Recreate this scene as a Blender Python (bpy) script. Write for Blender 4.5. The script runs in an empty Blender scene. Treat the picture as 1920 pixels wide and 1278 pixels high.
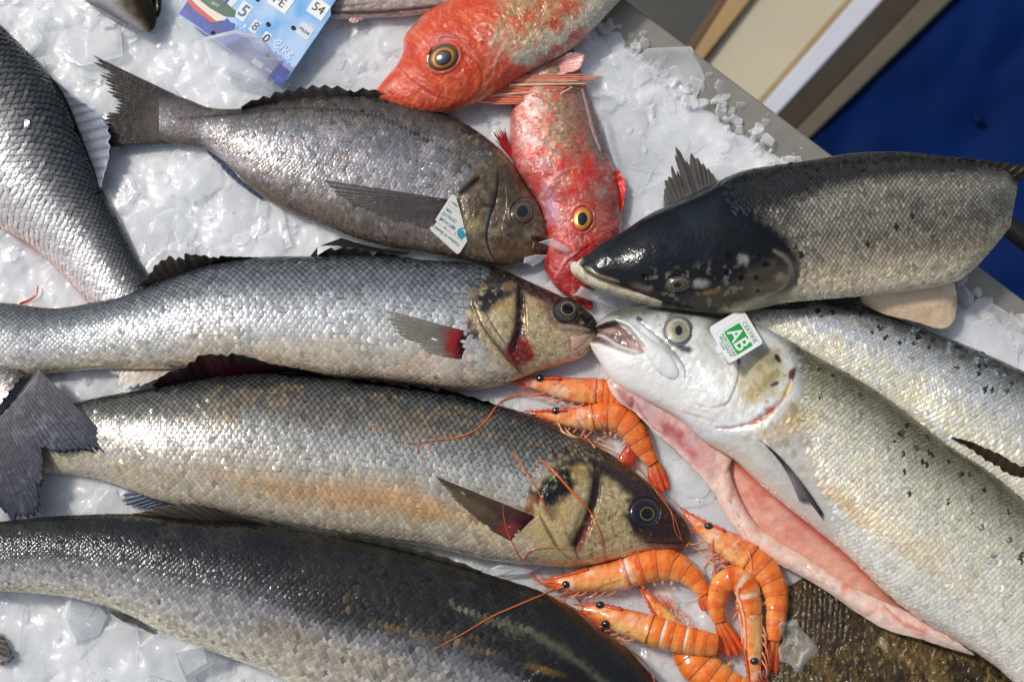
import bpy, math, random
import numpy as np
from mathutils import Vector, Matrix
from mathutils.bvhtree import BVHTree
from mathutils.kdtree import KDTree

random.seed(7)
RNG = np.random.default_rng(11)
sc = bpy.context.scene
COL = sc.collection
R = math.radians

# ------------------------------------------------------------------ camera
TILT, DIST, FRAME = R(13.0), 0.95, 0.72
LENS = 36.0 * DIST / FRAME
PW, PH = 1920.0, 1278.0
K = FRAME / PW                                   # metres per photo pixel on the ice
CAM = np.array([0.0, -DIST * math.sin(TILT), DIST * math.cos(TILT)])
cd = bpy.data.cameras.new('camera')
cam = bpy.data.objects.new('camera', cd)
COL.objects.link(cam)
cam.location = CAM
cam.rotation_euler = (TILT, 0, 0)
cd.lens = LENS
cd.sensor_width = 36.0
cd.clip_start, cd.clip_end = 0.05, 50.0
cd.dof.use_dof = True
cd.dof.focus_distance = 0.925
cd.dof.aperture_fstop = 5.0
sc.camera = cam

# ------------------------------------------------------------------ sky, sun, exposure
SUN_EL, SUN_AZ = R(50), R(-60)                   # azimuth from +Y (top of the picture), negative to the left
w = bpy.data.worlds.new('World'); sc.world = w; w.use_nodes = True
nt = w.node_tree
for n in list(nt.nodes): nt.nodes.remove(n)
sky = nt.nodes.new('ShaderNodeTexSky'); sky.sky_type = 'NISHITA'; sky.sun_disc = False
sky.sun_elevation = SUN_EL; sky.sun_rotation = SUN_AZ
sky.air_density, sky.dust_density, sky.ozone_density = 1.0, 3.0, 1.0
bg = nt.nodes.new('ShaderNodeBackground'); bg.inputs['Strength'].default_value = 0.08
wo = nt.nodes.new('ShaderNodeOutputWorld')
hs = nt.nodes.new('ShaderNodeHueSaturation'); hs.inputs['Saturation'].default_value = .6   # thin overcast: a paler sky
nt.links.new(sky.outputs[0], hs.inputs['Color']); nt.links.new(hs.outputs[0], bg.inputs[0]); nt.links.new(bg.outputs[0], wo.inputs[0])
ld = bpy.data.lights.new('sun', 'SUN'); ld.energy = 1.75; ld.angle = R(7); ld.color = (1.0, 0.955, 0.88)
sun = bpy.data.objects.new('sun', ld); COL.objects.link(sun)
sd = Vector((math.sin(SUN_AZ) * math.cos(SUN_EL), math.cos(SUN_AZ) * math.cos(SUN_EL), math.sin(SUN_EL)))
sun.rotation_euler = sd.to_track_quat('Z', 'Y').to_euler()
sc.view_settings.view_transform = 'Standard'
sc.view_settings.look = 'None'
sc.view_settings.exposure = 0.24
sc.view_settings.gamma = 1.0
sc.cycles.use_denoising = True
sc.cycles.max_bounces = 10
sc.cycles.transparent_max_bounces = 12
sc.cycles.transmission_bounces = 8
sc.cycles.caustics_refractive = False
sc.cycles.caustics_reflective = False
sc.cycles.sample_clamp_indirect = 6.0

# ------------------------------------------------------------------ photo pixel + height -> world point
_s = 36.0 / LENS / PW
def W(px, py, z):
    px = np.asarray(px, float); py = np.asarray(py, float); z = np.asarray(z, float)
    x = (px - PW / 2) * _s; y = -(py - PH / 2) * _s
    ry = y * math.cos(TILT) + math.sin(TILT)
    rz = y * math.sin(TILT) - math.cos(TILT)
    t = (z - CAM[2]) / rz
    return np.stack(np.broadcast_arrays(CAM[0] + x * t, CAM[1] + ry * t, z), -1)

def lin(c):
    c = np.asarray(c, float) / 255.0
    return np.where(c <= 0.04045, c / 12.92, ((c + 0.055) / 1.055) ** 2.4)

# ------------------------------------------------------------------ noise
def _h(ix, iy, seed):
    n = (ix.astype(np.int64) * 374761393 + iy.astype(np.int64) * 668265263 + seed * 982451653) & 0x7fffffff
    n = ((n ^ (n >> 13)) * 1274126177) & 0x7fffffff
    return ((n ^ (n >> 16)) & 0xffff) / 65535.0
def vn(x, y, seed=0):
    x = np.asarray(x, float); y = np.asarray(y, float)
    ix = np.floor(x); iy = np.floor(y); fx = x - ix; fy = y - iy
    fx = fx * fx * (3 - 2 * fx); fy = fy * fy * (3 - 2 * fy)
    a = _h(ix, iy, seed); b = _h(ix + 1, iy, seed); c = _h(ix, iy + 1, seed); d = _h(ix + 1, iy + 1, seed)
    return (a * (1 - fx) + b * fx) * (1 - fy) + (c * (1 - fx) + d * fx) * fy
def fbm(x, y, seed=0, o=4):
    r = 0; a = 0.5; t = 0
    for k in range(o):
        r = r + a * vn(x * 2 ** k, y * 2 ** k, seed + k * 17); t += a; a *= 0.5
    return r / t                                 # 0..1
def sm(e0, e1, x):
    t = np.clip((x - e0) / (e1 - e0 + 1e-12), 0, 1)
    return t * t * (3 - 2 * t)

# ------------------------------------------------------------------ curves
def hermite(vals, knots, x):
    vals = np.asarray(vals, float); knots = np.asarray(knots, float); x = np.asarray(x, float)
    n = len(knots)
    m = np.zeros_like(vals)
    for i in range(n):
        if i == 0: m[i] = (vals[1] - vals[0]) / (knots[1] - knots[0])
        elif i == n - 1: m[i] = (vals[-1] - vals[-2]) / (knots[-1] - knots[-2])
        else: m[i] = (vals[i + 1] - vals[i - 1]) / (knots[i + 1] - knots[i - 1])
    i = np.clip(np.searchsorted(knots, x, side='right') - 1, 0, n - 2)
    h = knots[i + 1] - knots[i]; t = (x - knots[i]) / h
    sh = (...,) + (None,) * (vals.ndim - 1)
    t = t[sh]; h = h[sh]
    t2, t3 = t * t, t * t * t
    return (2*t3 - 3*t2 + 1) * vals[i] + (t3 - 2*t2 + t) * h * m[i] + (-2*t3 + 3*t2) * vals[i + 1] + (t3 - t2) * h * m[i + 1]
def curve(pts, n):
    p = np.asarray(pts, float)
    if len(p) == 2:
        t = np.linspace(0, 1, n)[:, None]
        return p[0] * (1 - t) + p[1] * t
    d = np.r_[0, np.cumsum(np.maximum(np.linalg.norm(np.diff(p[:, :2], axis=0), axis=1), 1e-3))]
    return hermite(p, d / d[-1], np.linspace(0, 1, n))
def pdist(px, py, pts):
    """distance, signed side and 0..1 position along a polyline"""
    best = np.full(px.shape, 1e9); side = np.zeros(px.shape); pos = np.zeros(px.shape)
    n = len(pts) - 1
    for i in range(n):
        a = pts[i]; b = pts[i + 1]; dx, dy = b[0] - a[0], b[1] - a[1]; L2 = dx * dx + dy * dy + 1e-9
        t = np.clip(((px - a[0]) * dx + (py - a[1]) * dy) / L2, 0, 1)
        ex = px - a[0] - t * dx; ey = py - a[1] - t * dy
        d = np.hypot(ex, ey); k = d < best
        best = np.where(k, d, best); side = np.where(k, np.sign(dx * ey - dy * ex), side); pos = np.where(k, (i + t) / n, pos)
    return best, side, pos
def inside(px, py, poly):
    px = np.asarray(px, float); py = np.asarray(py, float)
    r = np.zeros(px.shape, bool); n = len(poly)
    for i in range(n):
        x1, y1 = poly[i][:2]; x2, y2 = poly[(i + 1) % n][:2]
        c = ((y1 > py) != (y2 > py)) & (px < (x2 - x1) * (py - y1) / (y2 - y1 + 1e-12) + x1)
        r ^= c
    return r

# ------------------------------------------------------------------ objects
def origin_of(o):
    while o is not None and o.parent is not None: o = o.parent
    return np.array(o.location) if o is not None else np.zeros(3)
def mk(name, V, F, mat, parent=None, col=None, attrs=None, smooth=True, kind=None, mats=None, mi=None):
    V = np.asarray(V, float).reshape(-1, 3)
    if parent is not None: V = V - origin_of(parent)
    me = bpy.data.meshes.new(name)
    if isinstance(F, np.ndarray):
        k = F.shape[1]; nf = len(F)
        me.vertices.add(len(V)); me.vertices.foreach_set('co', V.astype(np.float32).ravel())
        me.loops.add(nf * k); me.loops.foreach_set('vertex_index', F.astype(np.int32).ravel())
        me.polygons.add(nf); me.polygons.foreach_set('loop_start', np.arange(0, nf * k, k, dtype=np.int32))
        me.update(calc_edges=True); me.validate()
    else:
        me.from_pydata([tuple(v) for v in V], [], [tuple(int(i) for i in f) for f in F]); me.update()
    if col is not None:
        c = np.ones((len(V), 4), np.float32); c[:, :3] = np.broadcast_to(np.asarray(col), (len(V), 3))
        a = me.color_attributes.new('Col', 'FLOAT_COLOR', 'POINT'); a.data.foreach_set('color', c.ravel())
    for k_, v_ in (attrs or {}).items():
        a = me.attributes.new(k_, 'FLOAT', 'POINT')
        a.data.foreach_set('value', np.broadcast_to(np.asarray(v_, np.float32), (len(V),)).astype(np.float32).copy())
    for m in (mats or [mat]): me.materials.append(m)
    if mi is not None: me.polygons.foreach_set('material_index', np.asarray(mi, np.int32))
    me.polygons.foreach_set('use_smooth', np.full(len(me.polygons), smooth))
    o = bpy.data.objects.new(name, me); COL.objects.link(o)
    if parent is not None: o.parent = parent
    if kind: o['kind'] = kind
    return o
def thing(name, label, cat, loc, group=None):
    o = bpy.data.objects.new(name, None); COL.objects.link(o)
    o.empty_display_size = 0.02
    o.location = [float(v) for v in loc]; o['label'] = label; o['category'] = cat
    if group: o['group'] = group
    return o
def tag(o, label, cat, group=None):
    o['label'] = label; o['category'] = cat
    if group: o['group'] = group
    return o
def gridF(n, m, wrap=False):
    """quads of an n x m vertex grid"""
    i, j = np.meshgrid(np.arange(n - 1), np.arange(m if wrap else m - 1), indexing='ij')
    j2 = (j + 1) % m
    return np.stack([i * m + j, (i + 1) * m + j, (i + 1) * m + j2, i * m + j2], -1).reshape(-1, 4)
def solid(o, t, off=-1):
    md = o.modifiers.new('thickness', 'SOLIDIFY'); md.thickness = t; md.offset = off
    return o

# ------------------------------------------------------------------ materials
def new_mat(name):
    m = bpy.data.materials.new(name); m.use_nodes = True
    t = m.node_tree
    for n in list(t.nodes): t.nodes.remove(n)
    out = t.nodes.new('ShaderNodeOutputMaterial')
    p = t.nodes.new('ShaderNodeBsdfPrincipled')
    t.links.new(p.outputs[0], out.inputs[0])
    return m, t, p, out
def attr(t, name):
    a = t.nodes.new('ShaderNodeAttribute'); a.attribute_name = name; return a
def noise(t, scale, detail=3, rough=0.5, coord='Object'):
    tc = t.nodes.new('ShaderNodeTexCoord')
    n = t.nodes.new('ShaderNodeTexNoise'); n.inputs['Scale'].default_value = scale
    n.inputs['Detail'].default_value = detail; n.inputs['Roughness'].default_value = rough
    t.links.new(tc.outputs[coord], n.inputs['Vector'])
    return n
def mrange(t, sock, a, b, lo=0.0, hi=1.0):
    m = t.nodes.new('ShaderNodeMapRange'); t.links.new(sock, m.inputs[0])
    m.inputs[1].default_value = lo; m.inputs[2].default_value = hi
    m.inputs[3].default_value = a; m.inputs[4].default_value = b
    return m.outputs[0]
def bump(t, sock, strength, dist, prev=None):
    b = t.nodes.new('ShaderNodeBump'); b.inputs['Strength'].default_value = strength; b.inputs['Distance'].default_value = dist
    t.links.new(sock, b.inputs['Height'])
    if prev is not None: t.links.new(prev, b.inputs['Normal'])
    return b.outputs[0]
def mul(t, a, b):
    m = t.nodes.new('ShaderNodeMix'); m.data_type = 'RGBA'; m.blend_type = 'MULTIPLY'
    m.inputs[0].default_value = 1.0
    t.links.new(a, m.inputs[6]); t.links.new(b, m.inputs[7])
    return m.outputs[2]
def skin(name, fine=900, fine_s=0.25, big=140, big_s=0.25, coat=0.5, sss=0.0, var=(0.78, 1.22), alpha=False, sssr=(1.0, .4, .25), coatr=0.08, spec=.5):
    m, t, p, out = new_mat(name)
    c = attr(t, 'Col'); rg = attr(t, 'rgh'); me_ = attr(t, 'met')
    n1 = noise(t, fine, 3); n2 = noise(t, big, 2)
    v = mrange(t, n1.outputs[0], var[0], var[1], 0.25, 0.75)
    cc = t.nodes.new('ShaderNodeCombineColor')
    for i in range(3): t.links.new(v, cc.inputs[i])
    t.links.new(mul(t, c.outputs['Color'], cc.outputs[0]), p.inputs['Base Color'])
    t.links.new(rg.outputs['Fac'], p.inputs['Roughness'])
    t.links.new(me_.outputs['Fac'], p.inputs['Metallic'])
    b = bump(t, n2.outputs[0], big_s, 0.004)
    b2 = bump(t, n1.outputs[0], fine_s, 0.0006, b)
    t.links.new(b2, p.inputs['Normal'])
    p.inputs['Specular IOR Level'].default_value = spec
    p.inputs['Coat Weight'].default_value = coat
    p.inputs['Coat Roughness'].default_value = coatr
    t.links.new(b2, p.inputs['Coat Normal'])
    if sss:
        p.inputs['Subsurface Weight'].default_value = sss
        p.inputs['Subsurface Radius'].default_value = sssr
        p.inputs['Subsurface Scale'].default_value = 0.004
    if alpha:
        al = attr(t, 'alp'); t.links.new(al.outputs['Fac'], p.inputs['Alpha'])
    return m
def plain(name, rgb, rough=0.5, metal=0.0, coat=0.0, nz=None, bmp=None, var=(0.9, 1.1), **kw):
    m, t, p, out = new_mat(name)
    col = list(lin(rgb)) + [1]
    if nz:
        n1 = noise(t, nz, 4)
        v = mrange(t, n1.outputs[0], var[0], var[1], 0.3, 0.7)
        cc = t.nodes.new('ShaderNodeCombineColor')
        for i in range(3): t.links.new(v, cc.inputs[i])
        rgbn = t.nodes.new('ShaderNodeRGB'); rgbn.outputs[0].default_value = col
        t.links.new(mul(t, rgbn.outputs[0], cc.outputs[0]), p.inputs['Base Color'])
        if bmp: t.links.new(bump(t, n1.outputs[0], bmp, 0.001), p.inputs['Normal'])
    else: p.inputs['Base Color'].default_value = col
    p.inputs['Roughness'].default_value = rough; p.inputs['Metallic'].default_value = metal
    p.inputs['Coat Weight'].default_value = coat; p.inputs['Coat Roughness'].default_value = 0.05
    for k_, v_ in kw.items(): p.inputs[k_].default_value = v_
    return m
M_BASS = skin('bass_skin', fine=1100, fine_s=.4, big=260, big_s=.26, coat=.8, coatr=.04, spec=.12)
M_SCALE = skin('scale_sheen', fine=1500, fine_s=.15, big=500, big_s=.05, coat=.7, var=(.88, 1.12), coatr=.045, spec=.12)
M_DARK = skin('dark_wet_skin', fine=700, fine_s=.22, big=110, big_s=.14, coat=.4, coatr=.025, spec=.02)
M_SALM = skin('salmon_skin', fine=900, fine_s=.12, big=120, big_s=.16, coat=.8, coatr=.04, spec=.12, sss=.08, var=(.93, 1.07))
M_RED = skin('gurnard_skin', fine=1300, fine_s=.55, big=160, big_s=.35, coat=.9, sss=.05, coatr=.045, spec=.15)
M_FLAT = skin('flatfish_skin', fine=700, fine_s=.9, big=130, big_s=.8, coat=.8, coatr=.06, spec=.1)
M_PALE = skin('pale_flesh', fine=700, fine_s=.2, big=110, big_s=.4, coat=.9, sss=.35, var=(.92, 1.08))
M_FIN = skin('fin_membrane', fine=1200, fine_s=.3, big=200, big_s=.1, coat=.12, alpha=True, spec=.2, coatr=.15)
M_PRAWN = skin('prawn_shell', fine=600, fine_s=.12, big=130, big_s=.3, coat=.9, sss=.3, var=(.85, 1.1), sssr=(1, .35, .1), coatr=.035, spec=.2)
M_EYE = skin('eye_gloss', fine=1500, fine_s=.02, big=50, big_s=.0, coat=1.0, var=(.8, 1.2), coatr=.02)
# ------------------------------------------------------------------ paint: list of ops on (px, py, u, v)
class P: pass
def evalp(ops, px, py, u, v):
    q = P(); q.px, q.py, q.u, q.v = px, py, u, v
    n = px.shape
    q.col = np.zeros(n + (3,)); q.met = np.full(n, 0.0); q.rgh = np.full(n, 0.4); q.dz = np.zeros(n)
    for f in ops: f(q)
    return q
def _mix(q, a, rgb, met=None, rgh=None, dz=None):
    a = np.clip(a, 0, 1)
    if rgb is not None: q.col += (lin(rgb) - q.col) * a[..., None]
    if met is not None: q.met += (met - q.met) * a
    if rgh is not None: q.rgh += (rgh - q.rgh) * a
    if dz is not None: q.dz += dz * a * 0.001
def grad(stops, warp=.08, sc_=60, met=.5, rgh=.35, seed=1):
    """countershading across the body: stops of (v, rgb)"""
    vs = [s[0] for s in stops]; cs = np.array([lin(s[1]) for s in stops])
    def f(q):
        vv = q.v + (fbm(q.px / sc_, q.py / sc_, seed) - .5) * 2 * warp + (fbm(q.px / 9, q.py / 9, seed + 3) - .5) * warp * .8
        for k in range(3): q.col[..., k] = np.interp(vv, vs, cs[:, k])
        ms = np.array(met) if np.ndim(met) else np.full(len(vs), met)
        q.met[:] = np.interp(vv, vs, ms); q.rgh[:] = rgh
    return f
def blob(cx, cy, rx, ry, ang, rgb, a=1., soft=.6, nz=.35, ns=14, met=None, rgh=None, dz=None, seed=5):
    c, s = math.cos(R(ang)), math.sin(R(ang))
    def f(q):
        x, y = q.px - cx, q.py - cy
        d = np.hypot((x * c + y * s) / rx, (-x * s + y * c) / ry)
        d = d + (fbm(q.px / ns, q.py / ns, seed + int(cx)) - .5) * 2 * nz
        _mix(q, a * (1 - sm(1 - soft, 1 + soft * .4, d)), rgb, met, rgh, dz)
    return f
def line(pts, wd, rgb, a=1., dz=None, n=24, met=None, rgh=None, nz=.3, taper=True, pw=1.):
    c = curve(pts, n)
    def f(q):
        x0, y0 = c.min(0)[:2] - wd * 4; x1, y1 = c.max(0)[:2] + wd * 4
        k = (q.px > x0) & (q.px < x1) & (q.py > y0) & (q.py < y1)
        if not k.any(): return
        d, sd, pos = pdist(q.px[k], q.py[k], c)
        ww = wd * (1 + (fbm(q.px[k] / 10, q.py[k] / 10, 9) - .5) * 2 * nz)
        if taper: ww = ww * (.35 + .65 * np.sin(np.pi * np.clip(pos, .03, .97)) ** .6)
        al = np.zeros(q.px.shape); al[k] = np.exp(-(d / ww) ** 2 * 1.2) * a
        _mix(q, al, rgb, met, rgh, dz)
    return f
def step(pts, h, fall, side=1, rgb=None, a=0., n=30):
    """a plate edge: raised by h mm on one side of the line, falling back over `fall` px"""
    c = curve(pts, n)
    def f(q):
        d, sd, pos = pdist(q.px, q.py, c)
        e = np.clip(np.minimum(pos, 1 - pos) * 8, 0, 1)
        al = (sd == side) * np.exp(-d / fall) * e * sm(0, 3.0, d)
        q.dz += al * h * .001
        if rgb is not None: _mix(q, (np.exp(-(d / 2.2) ** 2)) * e * a, rgb)
    return f
def fill(pts, rgb, a=1., soft=6, dz=None, met=None, rgh=None, nz=4, smooth=True):
    c = curve(list(pts) + [pts[0]], 60) if smooth else np.array(list(pts) + [pts[0]], float)
    def f(q):
        x0, y0 = c.min(0)[:2] - soft - nz; x1, y1 = c.max(0)[:2] + soft + nz
        k = (q.px > x0) & (q.px < x1) & (q.py > y0) & (q.py < y1)
        if not k.any(): return
        px, py = q.px[k], q.py[k]
        d, _, _ = pdist(px, py, c)
        d = np.where(inside(px, py, c), d, -d) + (fbm(px / 8, py / 8, 21) - .5) * 2 * nz
        al = np.zeros(q.px.shape); al[k] = sm(-soft, soft, d) * a
        _mix(q, al, rgb, met, rgh, dz)
    return f
def mottle(rgb, scale, lo, hi, a=1., seed=3, vr=(-2, 2), ur=(-1, 2), stretch=1., met=None, o=4):
    def f(q):
        n = fbm(q.px / scale, q.py / (scale * stretch), seed, o)
        m = sm(vr[0] - .15, vr[0] + .15, q.v) * (1 - sm(vr[1] - .15, vr[1] + .15, q.v)) * sm(ur[0] - .04, ur[0] + .04, q.u) * (1 - sm(ur[1] - .04, ur[1] + .04, q.u))
        _mix(q, sm(lo, hi, n) * m * a, rgb, met)
    return f
def socket(cx, cy, rx, ry, ang, h, rgb=None, a=.6):
    c, s = math.cos(R(ang)), math.sin(R(ang))
    def f(q):
        x, y = q.px - cx, q.py - cy
        d = np.hypot((x * c + y * s) / rx, (-x * s + y * c) / ry)
        k = np.exp(-((d - 1.16 - .08 * (fbm(q.px / 9, q.py / 9, 3) - .5)) / .11) ** 2); q.dz += k * h * .001 - np.exp(-((d - 1.0) / .08) ** 2) * h * .0006
        if rgb is not None: _mix(q, k * a, rgb)
    return f
def streaks(cx, cy, n, r0, r1, rgb, seed, a=.5, wd=2.2, dz=None, a0=0, a1=360):
    rr = np.random.default_rng(seed); L = []
    for i in range(n):
        t = R(rr.uniform(a0, a1)); r = rr.uniform(r0, r1); l = rr.uniform(8, 26); b = rr.normal() * .25
        x, y = cx + r * math.cos(t), cy + r * math.sin(t)
        L.append(line([(x, y), (x + l * math.cos(t + b), y + l * math.sin(t + b))], wd * rr.uniform(.5, 1.2), rgb, a * rr.uniform(.5, 1), dz, n=4))
    def f(q):
        for g_ in L: g_(q)
    return f
def rough_dz(scale, h, seed=8, u0=-1):
    def f(q): q.dz += (fbm(q.px / scale, q.py / scale, seed) - .5) * 2 * h * .001 * sm(u0 - .03, u0 + .03, q.u)
    return f

# ------------------------------------------------------------------ surfaces that later pieces can rest on
SURF = []
def top_z(px, py, default=0.0, only=None):
    px = np.asarray(px, float); py = np.asarray(py, float)
    out = np.empty(px.size)
    A = W(px.ravel(), py.ravel(), 0.0) - CAM
    o = Vector(CAM)
    for i, d in enumerate(A):
        best = None; dv = Vector(d).normalized()
        for b in ([only] if only is not None else SURF):
            h = b.ray_cast(o, dv)
            if h[0] is not None and (best is None or h[3] < best[1]): best = (h[0].z, h[3])
        out[i] = best[0] if best else default
    return out.reshape(px.shape)

FISH_OUTLINES = []
class Fish:
    """a body lofted through ribs (dorsal point, ventral point), lying on its side on the ice"""
    def __init__(f, name, label, cat, ribs, zc, hr, ops, mat, ns=360, nt=104, nb=18, pw=1.0, group=None, dense=.62, peak=0.0, low=.7):
        rb = np.array([r[:4] for r in ribs], float)
        f.hf = np.array([r[4] if len(r) > 4 else 1. for r in ribs]); f.D = rb[:, :2]; f.V = rb[:, 2:]
        c = (f.D + f.V) / 2
        k = np.r_[0, np.cumsum(np.maximum(np.linalg.norm(np.diff(c, axis=0), axis=1), 2))]; f.len = k[-1]; f.k = k / k[-1]
        f.zc, f.hr, f.pw, f.peak, f.low = zc, hr, pw, peak, low
        f.zk = np.asarray(zc, float) if np.ndim(zc) else np.full(len(ribs), float(zc))
        mid = c[len(c) // 2]
        f.root = thing(name, label, cat, W(mid[0], mid[1], 0.0), group)
        f.ops = ops; f.mat = mat
        s = np.linspace(0, 1, ns); s = s ** (1 / (1 + dense)) if dense > 0 else s
        f.s = s; f.th = np.linspace(0, math.pi, nt)
        th = np.r_[f.th, np.linspace(math.pi, 2 * math.pi, nb + 2)[1:-1]]
        S, T = np.meshgrid(s, th, indexing='ij')
        px, py, z = f.sec(S, T)
        v = -np.cos(T)
        q = evalp(ops, px, py, S, v)
        topw = np.where(T <= math.pi, np.sin(np.clip(T, 0, math.pi)) ** .35, 0)
        z = z + q.dz * topw
        f.q = q; f.px, f.py, f.z = px[:, :nt], py[:, :nt], z[:, :nt]; f.nt = nt
        V = W(px, py, z).reshape(-1, 3); m = len(th)
        F = gridF(ns, m, True)
        f.body = mk('body', V, F, mat, f.root, q.col.reshape(-1, 3), {'rgh': q.rgh.ravel(), 'met': q.met.ravel()})
        f.bvh = BVHTree.FromPolygons([tuple(a) for a in W(f.px, f.py, f.z).reshape(-1, 3)], [tuple(a) for a in gridF(ns, nt)])
        SURF.append(f.bvh)
        f.kd = KDTree(len(range(0, ns, 3)) * len(range(0, nt, 2)))
        ii = []
        for i in range(0, ns, 3):
            for j in range(0, nt, 2):
                f.kd.insert((f.px[i, j], f.py[i, j], 0), len(ii)); ii.append((i, j))
        f.kd.balance(); f.ii = ii
        FISH_OUTLINES.append(np.vstack([np.stack([f.px[:, 0], f.py[:, 0]], 1)[::6], np.stack([f.px[:, -1], f.py[:, -1]], 1)[::-6]]))
    def sec(f, S, T):
        D = hermite(f.D, f.k, S); V = hermite(f.V, f.k, S)
        v = -np.cos(T); x = D + (V - D) * ((v + 1) / 2)[..., None]
        w_ = np.hypot(*(np.moveaxis(V - D, -1, 0)))
        hf = np.interp(S, f.k, f.hf); zc = hermite(f.zk, f.k, S) * .001
        H = f.hr * w_ / 2 * K * hf
        sn = np.sin(T)
        h = np.where(sn >= 0, np.abs(sn) ** f.pw * (1 - f.peak * v), -np.abs(sn) * f.low)
        return x[..., 0], x[..., 1], zc + H * h
    def uv(f, px, py):
        u = np.empty(px.size); v = np.empty(px.size)
        for i, (a, b) in enumerate(zip(px.ravel(), py.ravel())):
            _, k, _ = f.kd.find((a, b, 0)); i0, j0 = f.ii[k]
            u[i] = f.s[i0]; v[i] = -math.cos(f.th[j0])
        return u.reshape(px.shape), v.reshape(px.shape)
    def zat(f, px, py):
        z = top_z(px, py, np.nan, f.bvh)
        if np.isnan(z).any():
            b = np.isnan(z); z[b] = np.nanmin(z) if (~b).any() else f.zk.mean() * .001
        return z

    def scales(f, dx, rows, exclude=(), include=None, lift=.35, rim=.55, lite=1.15, jit=.13, th0=.07, asp=1.25, shape=.8, met=.1, rgh=-.05, pale=.0, wob=.04, drop=0., name='scales', tone=None, mat=None, size=1.0, cgrad=None, rgrad=None, mscale=.5, ring=.74):
        """overlapping scales, one small convex plate each, laid in staggered rows from tail to head"""
        ths = np.linspace(th0, math.pi - th0, rows); dth = ths[1] - ths[0]
        ss = []; tt = []
        # spacing follows the local body width
        sk = np.linspace(0, 1, 400); wd = np.hypot(*(hermite(f.V, f.k, sk) - hermite(f.D, f.k, sk)).T)
        dens = (np.maximum(wd, 30) / wd.max()) ** -.45 * f.len / dx
        cum = np.r_[0, np.cumsum((dens[1:] + dens[:-1]) / 2 * np.diff(sk))]
        ncol = int(cum[-1])
        for j, t in enumerate(ths):
            a = np.interp(np.arange(ncol) + (.5 if j % 2 else 0.), cum, sk)
            ss.append(a); tt.append(np.full(a.size, t))
        s = np.concatenate(ss) + RNG.normal(0, .04, sum(map(len, ss))) * dx / f.len; t = np.concatenate(tt) + RNG.normal(0, .04, s.size) * dth
        s = np.clip(s, .002, .995); t = np.clip(t, .03, 3.11)
        px, py, _ = f.sec(s, t)
        k = (px > -70) & (px < 1990) & (py > -70) & (py < 1350)
        for e in exclude:
            k &= ~inside(px, py, e)
            d_ = pdist(px, py, np.array(list(e) + [e[0]], float))[0]; k &= ~((d_ < 30) & (RNG.random(s.size) > .30 + d_ / 40))
        if include is not None: k &= inside(px, py, include)
        if drop: k &= RNG.random(s.size) > drop
        s, t, px, py = s[k], t[k], px[k], py[k]
        def pos(s_, t_):
            a, b, z = f.sec(s_, t_)
            fi = np.interp(s_, f.s, np.arange(len(f.s))); fj = t_ / math.pi * (f.nt - 1)
            i0 = np.clip(fi.astype(int), 0, len(f.s) - 2); j0 = np.clip(fj.astype(int), 0, f.nt - 2)
            di, dj = fi - i0, fj - j0
            dzg = f.q.dz
            dz = (dzg[i0, j0] * (1 - dj) + dzg[i0, j0 + 1] * dj) * (1 - di) + (dzg[i0 + 1, j0] * (1 - dj) + dzg[i0 + 1, j0 + 1] * dj) * di
            return W(a, b, z + dz * np.sin(t_) ** .35), i0, j0
        p, i0, j0 = pos(s, t)
        e = 2.0 / f.len
        ta, _, _ = pos(np.clip(s - e, 0, 1), t); tb, _, _ = pos(np.clip(s + e, 0, 1), t)
        ca, _, _ = pos(s, np.clip(t - .02, 0.001, 3.14)); cb, _, _ = pos(s, np.clip(t + .02, 0.001, 3.14))
        e1 = ta - tb; e1 /= np.linalg.norm(e1, axis=1)[:, None] + 1e-12
        e2 = cb - ca; arc = np.linalg.norm(e2, axis=1) / .04; e2 /= np.linalg.norm(e2, axis=1)[:, None] + 1e-12
        n = np.cross(e1, e2); n /= np.linalg.norm(n, axis=1)[:, None] + 1e-12
        n *= np.sign(n[:, 2])[:, None]
        e2 = np.cross(n, e1)
        local = np.interp(s, sk, 1 / (dens / f.len)) * K
        hb = np.minimum(arc * dth * 1.12, local * 1.1) * size; ha = local * asp * .62 * size
        N = s.size
        rnd = RNG.normal(0, 1, (N, 4))
        rnd[:, 0] *= 1 + 2.2 * (RNG.random(N) < .12); rnd[:, 1] *= 1 + 2.2 * (RNG.random(N) < .12)
        # tilt each plate a little so that each one catches the light by itself
        n2 = n + e1 * (rnd[:, :1] * wob * .5) + e2 * (rnd[:, 1:2] * wob); n2 /= np.linalg.norm(n2, axis=1)[:, None]
        e1b = e1 - n2 * (e1 * n2).sum(1)[:, None]; e2b = np.cross(n2, e1b)
        ang = np.radians([0, 42, 82, 128, 180, 232, 278, 318])
        ra = np.cos(ang); rb_ = np.sin(ang) * np.where(np.cos(ang) > 0, shape + .15, 1.)
        lf = lift * .001 * local / (13 * K)
        vs = [p + n2 * (lf * .80)[:, None] + e1b * (ha * .25)[:, None]]
        ringv = np.interp(-np.cos(t), [a for a, b in ring], [b for a, b in ring])[:, None] if not np.isscalar(ring) else np.full((s.size, 1), ring)
        for fr_ in (ringv[:, 0], 1.0):
            for a, b in zip(ra, rb_):
                hgt = np.where(a > .1, lf * (.55 + .25 * a), lf * (.1 + .9 * a)) + lf * (0. if np.isscalar(fr_) else .22)
                aa = a * fr_ + (0 if np.isscalar(fr_) else .06)
                vs.append(p + e1b * (ha * aa)[:, None] + e2b * (hb * b * fr_)[:, None] + n2 * hgt[:, None])
        V = np.stack(vs, 1)
        m = 17
        tri = [[0, 1 + i, 1 + (i + 1) % 8] for i in range(8)]
        for i in range(8):
            j = (i + 1) % 8; tri += [[1 + i, 9 + i, 9 + j], [1 + i, 9 + j, 1 + j]]
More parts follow.
